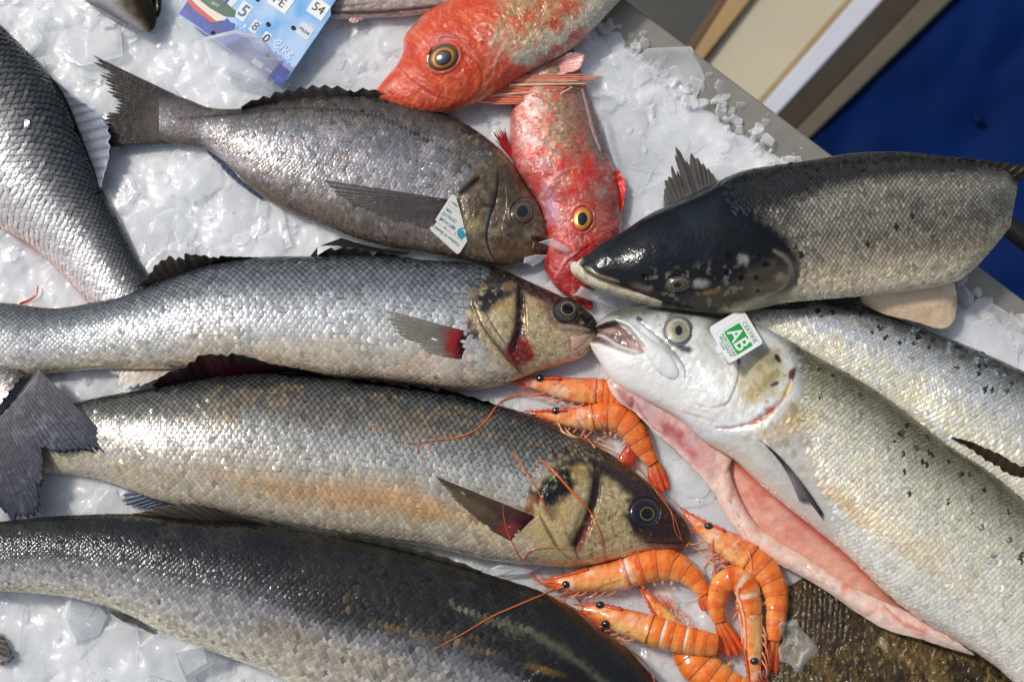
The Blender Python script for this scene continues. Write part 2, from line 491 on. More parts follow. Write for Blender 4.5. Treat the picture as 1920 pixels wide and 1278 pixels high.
        F = (np.arange(N)[:, None, None] * m + np.array(tri)[None]).reshape(-1, 3)
        base = f.q.col[i0, j0]; bm = f.q.met[i0, j0]; br = f.q.rgh[i0, j0]
        br_ = np.clip(1 + rnd[:, 2] * jit, .4, 1.8)[:, None]
        if cgrad is not None:
            vv = -np.cos(t) + rnd[:, 0] * .02; gv = [a for a, b, m_ in cgrad]; gc = np.array([lin(b) for a, b, m_ in cgrad]); gm = np.interp(vv, gv, [m_ for a, b, m_ in cgrad])[:, None]
            base = base * (1 - gm) + np.stack([np.interp(vv, gv, gc[:, i]) for i in range(3)], 1) * gm
        if rgrad is not None: rim = np.interp(-np.cos(t), [a for a, b in rgrad], [b for a, b in rgrad])[:, None]
        c0 = base * lite * br_ + pale
        if tone is not None: c0 = tone(c0, px, py, s, -np.cos(t), rnd)
        c1 = c0 * rim
        C = np.repeat(c0[:, None, :], m, 1)
        C[:, 0] *= 1.06
        for i, a in enumerate(ra):
            C[:, 9 + i] = c1
        at = lambda x: np.repeat(x[:, None], m, 1).ravel()
        f.sc = mk(name, V.reshape(-1, 3), F, mat or M_SCALE, f.root, np.clip(C.reshape(-1, 3), 0, 1), {'rgh': at(np.clip(br + rgh + rnd[:, 3] * .06, .12, .9)), 'met': at(np.clip(bm * mscale + met, 0, 1))}, kind='stuff')
        return N

    def plate(f, name, A, B, lift=1.2, bulge=1.0, na=40, nb=24, ops=None, mat=None, edge=.12, parent=None, border=(1, 1, 1, 1), thick=True):
        """a plate (gill cover, jaw bone) lying on the body between two edges"""
        a = curve(A, na); b = curve(B, na)
        t = np.linspace(0, 1, nb)
        px = a[:, None, 0] * (1 - t) + b[:, None, 0] * t; py = a[:, None, 1] * (1 - t) + b[:, None, 1] * t
        z = f.zat(px, py)
        i = np.linspace(0, 1, na)[:, None] * np.ones(nb); j = np.ones((na, 1)) * t
        e = np.ones((na, nb)) * 1.0
        for bd, d in zip(border, (j, 1 - j, i, 1 - i)):
            if bd: e = np.minimum(e, np.clip(d / edge, 0, 1))
        prof = np.sqrt(1 - (1 - e) ** 2)
        u, v = f.uv(px, py)
        q = evalp(ops or f.ops, px, py, u, v)
        zz = z + (lift * prof - .5 * (1 - prof) + bulge * np.sin(np.pi * i) ** .8 * np.sin(np.pi * j) ** .8 - .02) * .001
        V = W(px, py, zz).reshape(-1, 3)
        o = mk(name, V, gridF(na, nb), mat or f.mat, parent or f.root, q.col.reshape(-1, 3), {'rgh': q.rgh.ravel(), 'met': q.met.ravel()})
        SURF.append(BVHTree.FromPolygons([tuple(x) for x in V], [tuple(x) for x in gridF(na, nb)]))
        return o

    def eye(f, cx, cy, rx, ry, ang, rings, pupil, iris, bulge=.45, lift=.3, zo=None):
        """eye > iris, pupil.  rings: [(r, rgb)] of the eyeball; iris: (r0, r1, rgb0, rgb1, dx, dy); pupil: (r, rgb, dx, dy, squash)"""
        if len(pupil) == 6: pupil, iris = iris, pupil
        z0 = float(f.zat(np.array([cx]), np.array([cy]))[0]) + lift * .001 if zo is None else zo
        c, s = math.cos(R(ang)), math.sin(R(ang)); rm = (rx + ry) / 2 * K
        # seat the eye in the plane of the skin round it
        g0, gx_, gy_ = 0., 0., 0.
        if zo is None:
            tt = np.linspace(0, 2 * math.pi, 16, endpoint=False); ex = rx * .85 * np.cos(tt); ey_ = ry * .85 * np.sin(tt)
            qx, qy = cx + ex * c - ey_ * s, cy + ex * s + ey_ * c
            zz_ = top_z(qx, qy, np.nan, f.bvh); ok = ~np.isnan(zz_)
            cf_, *_ = np.linalg.lstsq(np.c_[qx[ok] - cx, qy[ok] - cy, np.ones(ok.sum())], zz_[ok], rcond=None)
            gx_, gy_ = cf_[0], cf_[1]; z0 = cf_[2] + lift * .001
        def dome(r0, r1, ox, oy, n, extra, colf, sq=1.0, flat=1.0):
            rr = np.linspace(r0, r1, n); ph = np.linspace(0, 2 * math.pi, 40, endpoint=False)
            RR, PH_ = np.meshgrid(rr, ph, indexing='ij')
            x = RR * np.cos(PH_) * sq + ox; y = RR * np.sin(PH_) + oy
            px = cx + (x * rx * c - y * ry * s); py = cy + (x * rx * s + y * ry * c)
            rad = np.clip(np.hypot(x, y), 0, 1)
            z = z0 + gx_ * (px - cx) + gy_ * (py - cy) + rm * bulge * np.sqrt(np.clip(1 - rad ** 2, 0, 1)) * flat + extra * .001 - sm(.9, 1.1, RR / r1 * np.where(r1 > .95, 1, 0)) * .0
            q = colf(RR, PH_)
            return W(px, py, z).reshape(-1, 3), gridF(n, 40, True), q.reshape(-1, 3)
        rs = [r for r, _ in rings]; cs = np.array([lin(k_) for _, k_ in rings])
        def cf(RR, PH_):
            o = np.stack([np.interp(RR, rs, cs[:, k_]) for k_ in range(3)], -1)
            return o * (.8 + .4 * fbm(RR * 9, PH_ * 2.2, 4))[..., None]
        V, F, C = dome(0.0, 1.08, 0, 0, 16, 0, cf)
        e = mk('eye', V, F, M_EYE, f.root, C, {'rgh': .1, 'met': 0.})
        SURF.append(BVHTree.FromPolygons([tuple(x) for x in V], [tuple(x) for x in F]))
        r0, r1, a, b, dx, dy = iris
        def ci(RR, PH_):
            tt = ((RR - r0) / (r1 - r0))[..., None]
            return (lin(a) * (1 - tt) + lin(b) * tt) * (.6 + .8 * fbm(PH_ * 5, RR * 14, 6))[..., None]
        V, F, C = dome(r0, r1, dx, dy, 6, .12, ci)
        mk('iris', V, F, M_EYE, e, C, {'rgh': .3, 'met': .5})
        r, rgb, dx, dy, sq = pupil
        V, F, C = dome(0.0, r, dx, dy, 7, .25, lambda RR, PH_: np.broadcast_to(lin(rgb), RR.shape + (3,)) * 1.0, sq)
        mk('pupil', V, F, M_EYE, e, C, {'rgh': .12, 'met': 0.})
        return e

def fin(name, base, tips, parent, zb, zt, rays, c_base, c_tip, c_ray=None, jag=.06, amp=.35, nb=22, alpha=(1, .9), curl=0., ops=None, met=.15, rgh=.35, drape=None, thick=.0003, mid=None, spiky=False, spread=0., mat=None, only=None):
    """a fin: rays fanning from its base line to its tip line, pleated membrane between them"""
    na = rays * 4 + 1
    A = curve(base, na); B = curve(tips, na)
    a = np.linspace(0, 1, na); b = np.linspace(0, 1, nb)
    fr = np.abs((a * rays) % 1.0 - .5) * 2       # 1 on a ray, 0 between
    ridx = np.round(a * rays).astype(int)
    rr = np.random.default_rng(int(abs(base[0][0]) * 7 + abs(base[0][1])) % 100000)
    rl = rr.random(rays + 2)
    f_ = 1 - jag * (1 - fr) * (1.6 if spiky else 1.) * (.4 + 1.3 * rl[(np.arange(na) // 4) % (rays + 2)]) - jag * rl[ridx] * 1.0 - jag * 1.2 * (rl[ridx] > .88)
    L = b[None, :] * f_[:, None]
    px = A[:, None, 0] * (1 - L) + B[:, None, 0] * L; py = A[:, None, 1] * (1 - L) + B[:, None, 1] * L
    if mid:                                       # bow the rays sideways
        px = px + mid[0] * np.sin(np.pi * b)[None]; py = py + mid[1] * np.sin(np.pi * b)[None]
    bb = np.ones((na, 1)) * b[None]; aa = a[:, None] * np.ones(nb)
    if drape is not None: z = top_z(px, py, 0.002, only) + drape * .001 * (sm(0, .15, bb) * .9 + .1) + .0001
    else:
        zbv = np.interp(aa, np.linspace(0, 1, len(np.atleast_1d(zb))), np.atleast_1d(zb)); ztv = np.interp(aa, np.linspace(0, 1, len(np.atleast_1d(zt))), np.atleast_1d(zt))
        z = (zbv * (1 - bb) + ztv * bb + curl * np.sin(np.pi * bb)) * .001
    z = z + (fr[:, None] - .5) * amp * .001 * sm(0, .2, bb) + (fbm(aa * 6, bb * 3, 31) - .5) * amp * .002 * bb
    t = bb ** .9
    C = lin(c_base) * (1 - t[..., None]) + lin(c_tip) * t[..., None]
    rc = lin(c_ray) if c_ray is not None else None
    w_ = (fr[:, None] ** 2 * (.75 + .25 * np.sin(bb * 60 + aa * 9)))[..., None]
    C = C * (1 - w_ * .8) + (rc if rc is not None else C * .45) * w_ * .8
    C = C * (.7 + .6 * fbm(aa * rays * .8, bb * 4, 12))[..., None]
    q = None
    if ops:
        q = evalp([lambda q_: q_.col.__iadd__(C)] + ops, px, py, aa, bb); C = q.col
    al = np.clip(alpha[0] * (1 - bb) + alpha[1] * bb + fr[:, None] * .25, 0, 1)
    al = np.where(np.maximum(alpha[0], alpha[1]) >= 1, np.maximum(al, alpha[1]), al)
    o = mk(name, W(px, py, z).reshape(-1, 3), gridF(na, nb), mat or M_FIN, parent, C.reshape(-1, 3), {'rgh': rgh, 'met': met, 'alp': al.ravel()})
    return solid(o, thick, 0)

def tube(pts, r, n=40, k=6, taper=.25, zs=None):
    """round strand through (px, py, z_mm) points; r in mm"""
    c = curve(pts, n); p = W(c[:, 0], c[:, 1], c[:, 2] * .001)
    d = np.gradient(p, axis=0); d /= np.linalg.norm(d, axis=1)[:, None] + 1e-12
    up = np.array([0, 0, 1.]); s = np.cross(d, up); s /= np.linalg.norm(s, axis=1)[:, None] + 1e-9; u = np.cross(s, d)
    ph = np.linspace(0, 2 * math.pi, k, endpoint=False)
    rr = (r * .001 * (1 - (1 - taper) * np.linspace(0, 1, n)))[:, None, None]
    V = p[:, None] + rr * (np.cos(ph)[None, :, None] * s[:, None] + np.sin(ph)[None, :, None] * u[:, None])
    return V.reshape(-1, 3), gridF(n, k, True)
def drape_pts(xy, lift=.6, n=14, default=3.0):
    c = curve(xy, n)
    z = top_z(c[:, 0], c[:, 1], default * .001) * 1000 + lift
    for _ in range(2): z = np.maximum(z, np.convolve(np.r_[z[0], z, z[-1]], [.25, .5, .25], 'valid'))
    return np.c_[c[:, :2], z]
# ------------------------------------------------------------------ stall: steel tray under the ice, and what is behind it
def edge_y(x): return 0.754 * (x - 1173.0)        # outer edge of the tray in the picture
M_STEEL = plain('brushed_steel', (156, 152, 142), .34, .4, nz=60, bmp=.15, var=(.88, 1.08))
M_STEEL2 = plain('dull_steel', (70, 62, 54), .55, .2, nz=25, var=(.9, 1.1), **{'Specular IOR Level': .2})
M_CREAM = plain('cream_plastic', (196, 186, 160), .45, nz=8, var=(.93, 1.03))
M_TRIM = plain('tan_trim', (170, 140, 95), .5, nz=12, var=(.9, 1.05))
M_BLUE = plain('blue_sheet', (0, 29, 82), .6, nz=7, var=(.75, 1.2), **{'Specular IOR Level': .1})
M_BLACK = plain('black_plastic', (22, 20, 18), .5)
M_FLOOR = plain('wet_tarmac', (70, 68, 64), .55, nz=9, var=(.7, 1.2))

def slab(name, pts, z0, z1, mat, parent=None, bev=0.002):
    """prism over a pixel polygon; top at z1 (m), bottom z0"""
    p = np.array(pts, float); top = W(p[:, 0], p[:, 1], z1); bot = top.copy(); bot[:, 2] = z0
    n = len(p)
    F = [list(range(n))] + [[i + n, (i + 1) % n + n, (i + 1) % n, i] for i in range(n)] + [list(range(2 * n - 1, n - 1, -1))]
    o = mk(name, np.vstack([top, bot]), F, mat, parent, smooth=False)
    # orient
    import bmesh
    bm = bmesh.new(); bm.from_mesh(o.data); bmesh.ops.recalc_face_normals(bm, faces=bm.faces); bm.to_mesh(o.data); bm.free()
    if bev:
        b = o.modifiers.new('bevel', 'BEVEL'); b.width = bev; b.segments = 3; b.limit_method = 'ANGLE'; b.angle_limit = R(50)
    return o

# ground far below
g = 6.0
fl = mk('floor', [(-g, -g, -.92), (g, -g, -.92), (g, g, -.92), (-g, g, -.92)], [[0, 1, 2, 3]], M_FLOOR, kind='structure', smooth=False)

# the tray: a thin steel sheet with a turned-down lip
x0, x1 = 1050, 2120
tr = thing('display_tray', 'brushed steel stall tray edge with water drops beside the crushed ice', 'tray', W(1500, edge_y(1500), -.004))
slab('tray_bottom', [(-300, -300), (x0 - 280, edge_y(x0 - 280)), (x0, edge_y(x0)), (x1, edge_y(x1)), (x1 + 60, 1600), (-300, 1600)], -.008, -.0035, M_STEEL, tr, bev=.0015)
lip = slab('tray_lip', [(x0 - 280, edge_y(x0 - 280) + 6), (x1, edge_y(x1) + 6), (x1, edge_y(x1) + 1), (x0 - 280, edge_y(x0 - 280) + 1)], -.04, -.0085, M_STEEL, tr, bev=.0)

# behind: cream panel, steel channel with a rivet, blue sheet
zb = -.42
def X(x0_, sl, y): return (x0_ + sl * y, y)
def band(name, l, r, z0, z1, mat, parent): return slab(name, [X(*l, -70), X(*r, -70), X(*r, 330), X(*l, 330)], z0, z1, mat, parent)
pan = thing('cream_panel', 'blurred cream plastic panel with a tan trim strip behind the tray', 'panel', W(1450, 80, zb))
band('trim_strip', (1347, -.69), (1364, -.64), zb - .012, zb + .004, plain('brown_trim', (96, 74, 48), .5, nz=12), pan)
band('tan_strip', (1364, -.64), (1408, -.79), zb - .012, zb + .008, M_TRIM, pan)
band('panel_board', (1408, -.79), (1590, -.87), zb - .012, zb, M_CREAM, pan)
band('seam_strip', (1590, -.87), (1600, -.875), zb - .012, zb + .003, M_TRIM, pan)
band('edge_strip', (1600, -.875), (1656, -.925), zb - .012, zb + .006, plain('pale_strip', (205, 208, 218), .35, nz=10, var=(.93, 1.03)), pan)
post = thing('steel_channel', 'grey steel channel with one rivet between cream panel and blue sheet', 'channel', W(1600, 150, zb))
band('channel_web', (1657, -.925), (1726, -.96), zb - .02, zb + .004, M_STEEL2, post)
band('channel_flange', (1726, -.96), (1784, -1.027), zb - .02, zb + .016, plain('flange_steel', (104, 97, 84), .55, .2, nz=25, **{'Specular IOR Level': .2}), post)
c0 = W(1677, 81, zb + .0045)
ph = np.linspace(0, 2 * math.pi, 20, endpoint=False); rv = []
for r_, h_ in ((.0062, 0), (.006, .0014), (.004, .003), (.0002, .0036)):
    rv.append(np.stack([c0[0] + r_ * np.cos(ph), c0[1] + r_ * np.sin(ph), np.full(20, c0[2] + h_)], 1))
mk('rivet', np.vstack(rv), gridF(4, 20, True), plain('rivet_metal', (225, 228, 232), .3, .2), post)
bl = thing('blue_sheet', 'dark blue sheet behind the stall, out of focus', 'sheet', W(1750, 250, zb))
n_, m_ = 40, 40
gx, gy = np.meshgrid(np.linspace(0, 1, n_), np.linspace(-90, 660, m_), indexing='ij')
sx = (1785 - 1.027 * gy) + gx * (2200 - (1785 - 1.027 * gy))
V = W(sx, gy, zb + .003 + (fbm((sx + gy) / 160, (sx - gy) / 300, 4, 3) - .5) * .022)
solid(mk('sheet_panel', V.reshape(-1, 3), gridF(n_, m_), M_BLUE, bl), .004, 0)
c0 = W(1836, 222, zb + .009)
rv = [np.stack([c0[0] + r_ * np.cos(ph), c0[1] + r_ * np.sin(ph), np.full(20, c0[2] + h_)], 1) for r_, h_ in ((.0050, -.004), (.0048, .0002), (.0025, .0006), (.0002, .0007))]
mk('snap_button', np.vstack(rv), gridF(4, 20, True), plain('navy_button', (2, 22, 66), .6, **{'Specular IOR Level': .1}), bl)
V, F = tube([(1862, 405, -150), (1900, 432, -150), (1960, 480, -150)], 8.5, 12, 12, 1.0)
tag(mk('black_pole', V, F, M_BLACK), 'blurred black pole end against blue sheet at the right edge', 'pole')

# ------------------------------------------------------------------ ice
def make_ice(name, trans, rough, base, sssw=0.0):
    m, t, p, out = new_mat(name)
    n1 = noise(t, 60, 4); n2 = noise(t, 420, 3)
    p.inputs['Base Color'].default_value = list(base) + [1]
    t.links.new(mrange(t, n1.outputs[0], rough * .6, rough * 1.6, .3, .7), p.inputs['Roughness'])
    p.inputs['IOR'].default_value = 1.31
    p.inputs['Coat Weight'].default_value = .3; p.inputs['Coat Roughness'].default_value = .12
    b = bump(t, n1.outputs[0], .25, .004); b = bump(t, n2.outputs[0], .12, .0008, b)
    t.links.new(b, p.inputs['Normal']); t.links.new(b, p.inputs['Coat Normal'])
    if sssw:
        p.inputs['Subsurface Weight'].default_value = sssw; p.inputs['Subsurface Radius'].default_value = (.9, 1.0, 1.0); p.inputs['Subsurface Scale'].default_value = .02
    if trans:
        tr_ = t.nodes.new('ShaderNodeBsdfTransparent'); mx = t.nodes.new('ShaderNodeMixShader')
        tr_.inputs[0].default_value = (.97, .98, .99, 1)
        lw = t.nodes.new('ShaderNodeLayerWeight'); lw.inputs[0].default_value = .35
        n3 = noise(t, 35, 2)
        ad = t.nodes.new('ShaderNodeMath'); ad.operation = 'SUBTRACT'
        t.links.new(mrange(t, n3.outputs[0], trans - .15, trans + .15, .3, .7), ad.inputs[0])
        sc_ = t.nodes.new('ShaderNodeMath'); sc_.operation = 'MULTIPLY'; sc_.inputs[1].default_value = .8
        t.links.new(lw.outputs['Facing'], sc_.inputs[0]); t.links.new(sc_.outputs[0], ad.inputs[1])
        ad.use_clamp = True
        t.links.new(ad.outputs[0], mx.inputs[0]); t.links.new(p.outputs[0], mx.inputs[1]); t.links.new(tr_.outputs[0], mx.inputs[2])
        t.links.new(mx.outputs[0], out.inputs[0])
    return m
M_BED = make_ice('packed_ice', 0, .34, (.81, .83, .855), .9)
M_FLAKE = make_ice('ice_flake', .70, .2, (.92, .93, .94))
M_CHUNK = make_ice('clear_ice', .68, .10, (.88, .90, .92))

def inner_edge(x): return edge_y(x) + 70 + 26 * (vn(x / 45., x * 0, 3) - .5) * 2 + 14 * (vn(x / 14., x * 0 + 5, 4) - .5) * 2
n_, m_ = 440, 330
gx, gy = np.meshgrid(np.linspace(-160, 2080, n_), np.linspace(-190, 1440, m_), indexing='ij')
def bed_z(x, y):
    e = np.clip((y - (edge_y(x) + 70)) / 60., -1, 1)
    cells = fbm(x / 34, y / 34, 8, 3); pl = np.floor(fbm(x / 60, y / 48, 12, 2) * 9) / 9
    return (-.0005 + (fbm(x / 200, y / 200, 2, 2) - .5) * .008 + (cells - .5) * .004 + (fbm(x / 12, y / 12, 30, 3) - .5) * .0022 + (pl - .5) * .0035) * sm(-.5, 1, e) - .006 * (1 - sm(-.2, 1, e)) + .0015
z = bed_z(gx, gy)
keep = gy > inner_edge(gx) - 6
F = gridF(n_, m_); kf = keep.ravel()[F].all(1)
V = W(gx, gy, z).reshape(-1, 3)
F = F[kf]; used = np.unique(F); rm_ = -np.ones(len(V), int); rm_[used] = np.arange(len(used))
bed = mk('ice_bed', V[used], rm_[F], M_BED, kind='structure')

def chip(cx, cy, z, r, el, rot, th, nsd, tilt, seed, jag=.28):
    """one irregular flake: bevelled polygon plate in world space"""
    rr = np.random.default_rng(seed)
    a = np.sort(rr.random(nsd)) * .5 + np.linspace(0, 1, nsd, endpoint=False) + rr.random() ; a = a * 2 * math.pi
    rad = r * (1 - jag + 2 * jag * rr.random(nsd))
    x = rad * np.cos(a) * el; y = rad * np.sin(a) / el
    o = np.argsort(np.arctan2(y, x)); x, y = x[o], y[o]
    h = th * (0.6 + .8 * rr.random(nsd)) * .5
    ring = lambda k, s, zz: np.stack([x * s, y * s, zz], 1)
    V = np.vstack([[[0, 0, th * .62]], ring(0, .84, h * 1.05), ring(0, 1., h * .1), ring(0, .95, -h)])
    ca, sa = math.cos(rot), math.sin(rot)
    Rz = np.array([[ca, -sa, 0], [sa, ca, 0], [0, 0, 1]])
    tx, ty = tilt
    Rx = np.array([[1, 0, 0], [0, math.cos(tx), -math.sin(tx)], [0, math.sin(tx), math.cos(tx)]])
    Ry = np.array([[math.cos(ty), 0, math.sin(ty)], [0, 1, 0], [-math.sin(ty), 0, math.cos(ty)]])
    V = V @ (Rx @ Ry @ Rz).T + W(cx, cy, z)
    n = nsd; F = []
    for i in range(n):
        j = (i + 1) % n
        F.append((0, 1 + i, 1 + j)); F.append((1 + i, 1 + n + i, 1 + n + j)); F.append((1 + i, 1 + n + j, 1 + j))
        F.append((1 + n + i, 1 + 2 * n + i, 1 + 2 * n + j)); F.append((1 + n + i, 1 + 2 * n + j, 1 + n + j))
    return V, np.array(F)
_FM = {}
def fish_mask(x, y, r):
    if 'm' not in _FM:
        xs = np.arange(-100, 2030, 5.); ys = np.arange(-100, 1385, 5.)
        X, Y = np.meshgrid(xs, ys, indexing='ij'); m = np.zeros(X.shape, bool)
        for o_ in FISH_OUTLINES:
            x0, y0 = o_.min(0); x1, y1 = o_.max(0); k = (X > x0) & (X < x1) & (Y > y0) & (Y < y1)
            mm = np.zeros(X.shape, bool); mm[k] = inside(X[k], Y[k], o_); m |= mm
        _FM['m'] = m
        e = m.copy()
        for d_ in (1, 2, 3, 4):
            e2 = e.copy(); e2[1:] &= e[:-1]; e2[:-1] &= e[1:]; e2[:, 1:] &= e[:, :-1]; e2[:, :-1] &= e[:, 1:]; e = e2
            _FM[d_] = e
    i, j = int((x + 100) / 5), int((y + 100) / 5); d_ = int(np.clip((8 + r / K * .3) / 5, 1, 4))
    m = _FM[d_]
    return 0 <= i < m.shape[0] and 0 <= j < m.shape[1] and bool(m[i, j])
def scatter_ice(name, N, rlo, rhi, zlo, zhi, tmax, mat, seed, thick=(.0008, .0022), near_edge=0):
    rr = np.random.default_rng(seed); VV = []; FF = []; off = 0; cnt = 0
    while cnt < N:
        if near_edge:
            x = rr.uniform(1090, 1960); y = edge_y(x) + 70 + rr.normal(8, 16)
            if y < edge_y(x) + 28: continue
        else:
            x, y = rr.uniform(-60, 1980), rr.uniform(-60, 1330)
            if y < edge_y(x) + 74: continue
        r = rlo + (rhi - rlo) * rr.random() ** 2.2
        cnt += 1
        if rhi < .01 and not near_edge and fbm(np.array(x / 110.), np.array(y / 110.), 41, 3) < .47 + .06 * rr.random(): continue
        if fish_mask(x, y, r): continue
        z = bed_z(np.array(x), np.array(y)) + rr.uniform(zlo, zhi)
        V, F = chip(x, y, float(z), r, rr.uniform(.75, 1.3), rr.uniform(0, 6.28), rr.uniform(*thick), rr.integers(6, 13), rr.normal(0, tmax, 2), rr.integers(1 << 30), jag=.16)
        VV.append(V); FF.append(F + off); off += len(V)
    return mk(name, np.vstack(VV), np.vstack(FF), mat, kind='stuff', smooth=False)
# ------------------------------------------------------------------ sea bass lying across the ice (label, shape and colours of each from the photo)
BASS_V = [(-1, (24, 27, 32)), (-.78, (46, 52, 58)), (-.45, (116, 122, 128)), (-.15, (178, 182, 186)), (.2, (196, 196, 194)), (.55, (204, 197, 182)), (.85, (220, 200, 170)), (1, (226, 204, 176))]
def tone_bass(c0, px, py, s, v, rnd): return c0

# bass B: middle
ribsB = [(-110,575,-110,700),(0,568,0,715),(100,578,95,700),(180,566,190,692),(265,541,290,692),(383,500,395,692),(470,484,480,698),(583,481,590,704),(700,480,700,711),(800,488,810,724),(880,494,880,730),(935,503,945,720),(985,524,1000,700),(1040,549,1050,684),(1085,572,1090,670),(1110,590,1108,652),(1120,606,1119,622)]
headB = [(942,470),(915,530),(878,560),(885,585),(872,620),(900,640),(935,680),(968,712),(1000,740),(1150,700),(1150,520),(1000,470)]
opsB = [grad(BASS_V, met=[.25,.3,.5,.6,.55,.45,.3,.2]),
  mottle((150,150,150), 26, .45, .7, .35, seed=4, vr=(-.4, .9)),
  mottle((232,206,170), 60, .45, .65, .45, seed=6, vr=(.15, .9), ur=(.35, .9)),
  mottle((236,190,150), 40, .55, .75, .45, seed=16, vr=(.45, 1), ur=(.5, .9)),
  line([(0,655),(150,640),(330,612),(520,565),(700,530),(860,510)], 2.2, (96,100,104), .55, taper=False),
  # head
  fill([(930,500),(960,508),(1010,540),(985,560),(940,530),(915,540),(895,545)], (72,64,58), .9, 8),
  fill([(945,500),(1000,528),(1060,558),(1122,600),(1125,640),(1105,665),(1060,690),(1000,712),(968,708),(905,640),(872,575),(900,535)], (216,190,144), .9, 12, met=.3, rgh=.38),
  mottle((150,128,96), 9, .5, .75, .4, seed=31, ur=(.80, 1.2)),
  mottle((226,212,172), 22, .5, .7, .55, seed=33, ur=(.82, 1.2), vr=(-.3, .8), met=.4),
  line([(925,505),(985,530),(1040,555),(1090,583),(1120,606)], 17, (34,22,22), .98, taper=False),
  line([(1000,548),(1040,566),(1060,572)], 7, (90,40,40), .5),
  blob(1100,600,34,24,35,(40,26,26),.95,.5), blob(1112,612,16,12,0,(18,14,16),.9,.5),
  blob(922,545,52,24,-22,(58,54,46),.85,.8), blob(916,560,40,18,-30,(20,25,36),.97,.5,nz=.6), blob(955,535,26,14,-15,(160,136,84),.7,.6),
  blob(905,575,18,10,30,(52,52,56),.8,.6), blob(950,572,22,16,0,(196,170,110),.6,.7),
  blob(880,615,18,22,0,(96,52,46),.8,.7), blob(886,630,14,16,30,(70,48,44),.8,.6),
  line([(884,575),(905,612),(935,650),(968,690)], 5, (96,88,80), .8),
  line([(976,545),(976,580),(974,615),(968,640),(960,655)], 10, (46,22,24), .97, dz=-1.6, taper=False),
  blob(969,654,24,24,20,(164,40,32),.95,.6,nz=.5), blob(966,645,10,16,10,(84,16,18),.9,.6), blob(985,662,14,10,0,(190,70,50),.6,.6),
  blob(1020,568,16,22,10,(150,70,56),.6,.8), blob(1040,600,10,22,20,(130,90,72),.5,.7), blob(1072,618,34,8,8,(140,64,52),.65,.6), blob(1090,634,30,6,5,(214,200,186),.5,.6),
  line([(1122,622),(1095,626),(1068,630)], 2.2, (66,34,30), .85, dz=-.7),
  fill([(1066,630),(1100,626),(1108,640),(1098,656),(1072,662)], (206,158,138), .7, 4, met=.05),
  line([(1066,630),(1070,660)], 2, (130,90,78), .7, dz=-.4),
  blob(1060,690,60,10,-20,(232,208,178),.8,.7), line([(1000,700),(1040,690),(1090,668)], 3, (214,150,126), .5),
  step([(982,548),(985,600),(988,640),(995,668),(1020,685)], 1.8, 40, -1), socket(1063,581,23,22,0,.9,(60,40,36)),
  step([(942,512),(911,535),(883,560),(887,578),(901,610),(927,643),(950,668),(972,700)], 1.5, 34, -1),
  blob(840,545,42,16,-8,(214,218,220),.55,.6), mottle((206,120,96), 30, .55, .75, .5, seed=41, vr=(.5,.95), ur=(.62,.84)),
  blob(880,560,500,60,0,None,0), fill([(928,500),(985,522),(1040,548),(1090,574),(1120,602),(1108,606),(1075,586),(1030,566),(985,549),(952,533),(925,532),(905,548),(898,538)], (42,30,29), .95, 6, nz=5),
  fill([(882,563),(905,540),(935,522),(962,526),(966,543),(950,560),(925,577),(900,584)], (34,36,42), .88, 7, nz=9), blob(957,536,15,9,-10,(158,134,82),.75,.7,nz=.6), blob(948,576,20,13,0,(206,176,110),.75,.7,nz=.6), mottle((216,196,140), 6, .62, .74, .7, seed=35, ur=(.79,.90), vr=(-.7,.1), met=.4),
  line([(892,584),(912,615),(940,652),(968,692)], 6, (140,130,116), .6), line([(906,578),(925,612),(948,645)], 2.2, (52,42,40), .8, dz=-.5), line([(888,578),(905,612),(930,646),(970,692),(985,706)], 2.5, (80,62,54), .7, dz=-.6),
  fill([(967,548),(985,550),(984,600),(990,640),(1002,668),(976,684),(950,666),(957,640),(967,605),(969,575)], (50,25,27), .93, 5, nz=4, dz=-.8), fill([(958,640),(988,636),(1004,668),(976,688),(948,668)], (158,38,32), .85, 7, nz=6), blob(968,652,9,14,10,(70,14,16),.8,.6), blob(1008,660,14,8,0,(196,84,60),.4,.8),
  blob(1063,580,42,38,0,(66,36,34),.7,.35), fill([(1078,582),(1100,590),(1120,606),(1118,622),(1100,618),(1085,606)], (26,18,18), .9, 6), mottle((230,204,150), 12, .6, .76, .6, seed=36, ur=(.84,1.2), vr=(-.4,.7), met=.5),
  line([(1048,612),(1080,614),(1105,618)], 4, (196,180,166), .6, dz=.5), line([(970,706),(1010,694),(1060,676),(1100,655)], 4, (226,160,140), .35), mottle((120,104,84), 5, .54, .72, .5, seed=34, ur=(.79,1.2)), rough_dz(5, .06), rough_dz(7, .22, 46, .80), rough_dz(3.5, .10, 47, .80)]
B = Fish('sea_bass', 'silver sea bass in the middle, its head touching the open-mouthed salmon', 'fish', ribsB, 10, .52, opsB, M_BASS, ns=430, nt=118, group='sea bass laid on the ice')
B.scales(13.4, 38, ring=[(-1,.5),(-.5,.6),(-.1,.72),(.2,.8),(1,.8)], cgrad=[(-1,(70,76,84),.5),(-.9,(92,98,106),.9),(-.5,(140,146,152),.9),(-.15,(190,194,198),.8),(.2,(206,208,208),.6),(.6,(212,204,190),.4),(1,(226,206,180),.2)], rgrad=[(-1,.16),(-.5,.20),(-.1,.35),(.15,.68),(.5,.88),(1,.95)], exclude=[headB, [(-200,690),(600,690),(600,760),(-200,760)]], lift=.5, lite=1.1)
B.scales(6.2, 84, include=[(992,566),(1034,574),(1036,600),(1050,620),(1058,640),(1056,668),(1010,688),(1000,660),(992,620)], lift=.35, rim=.82, lite=1.08, jit=.14, wob=.08, name='cheek_scales')
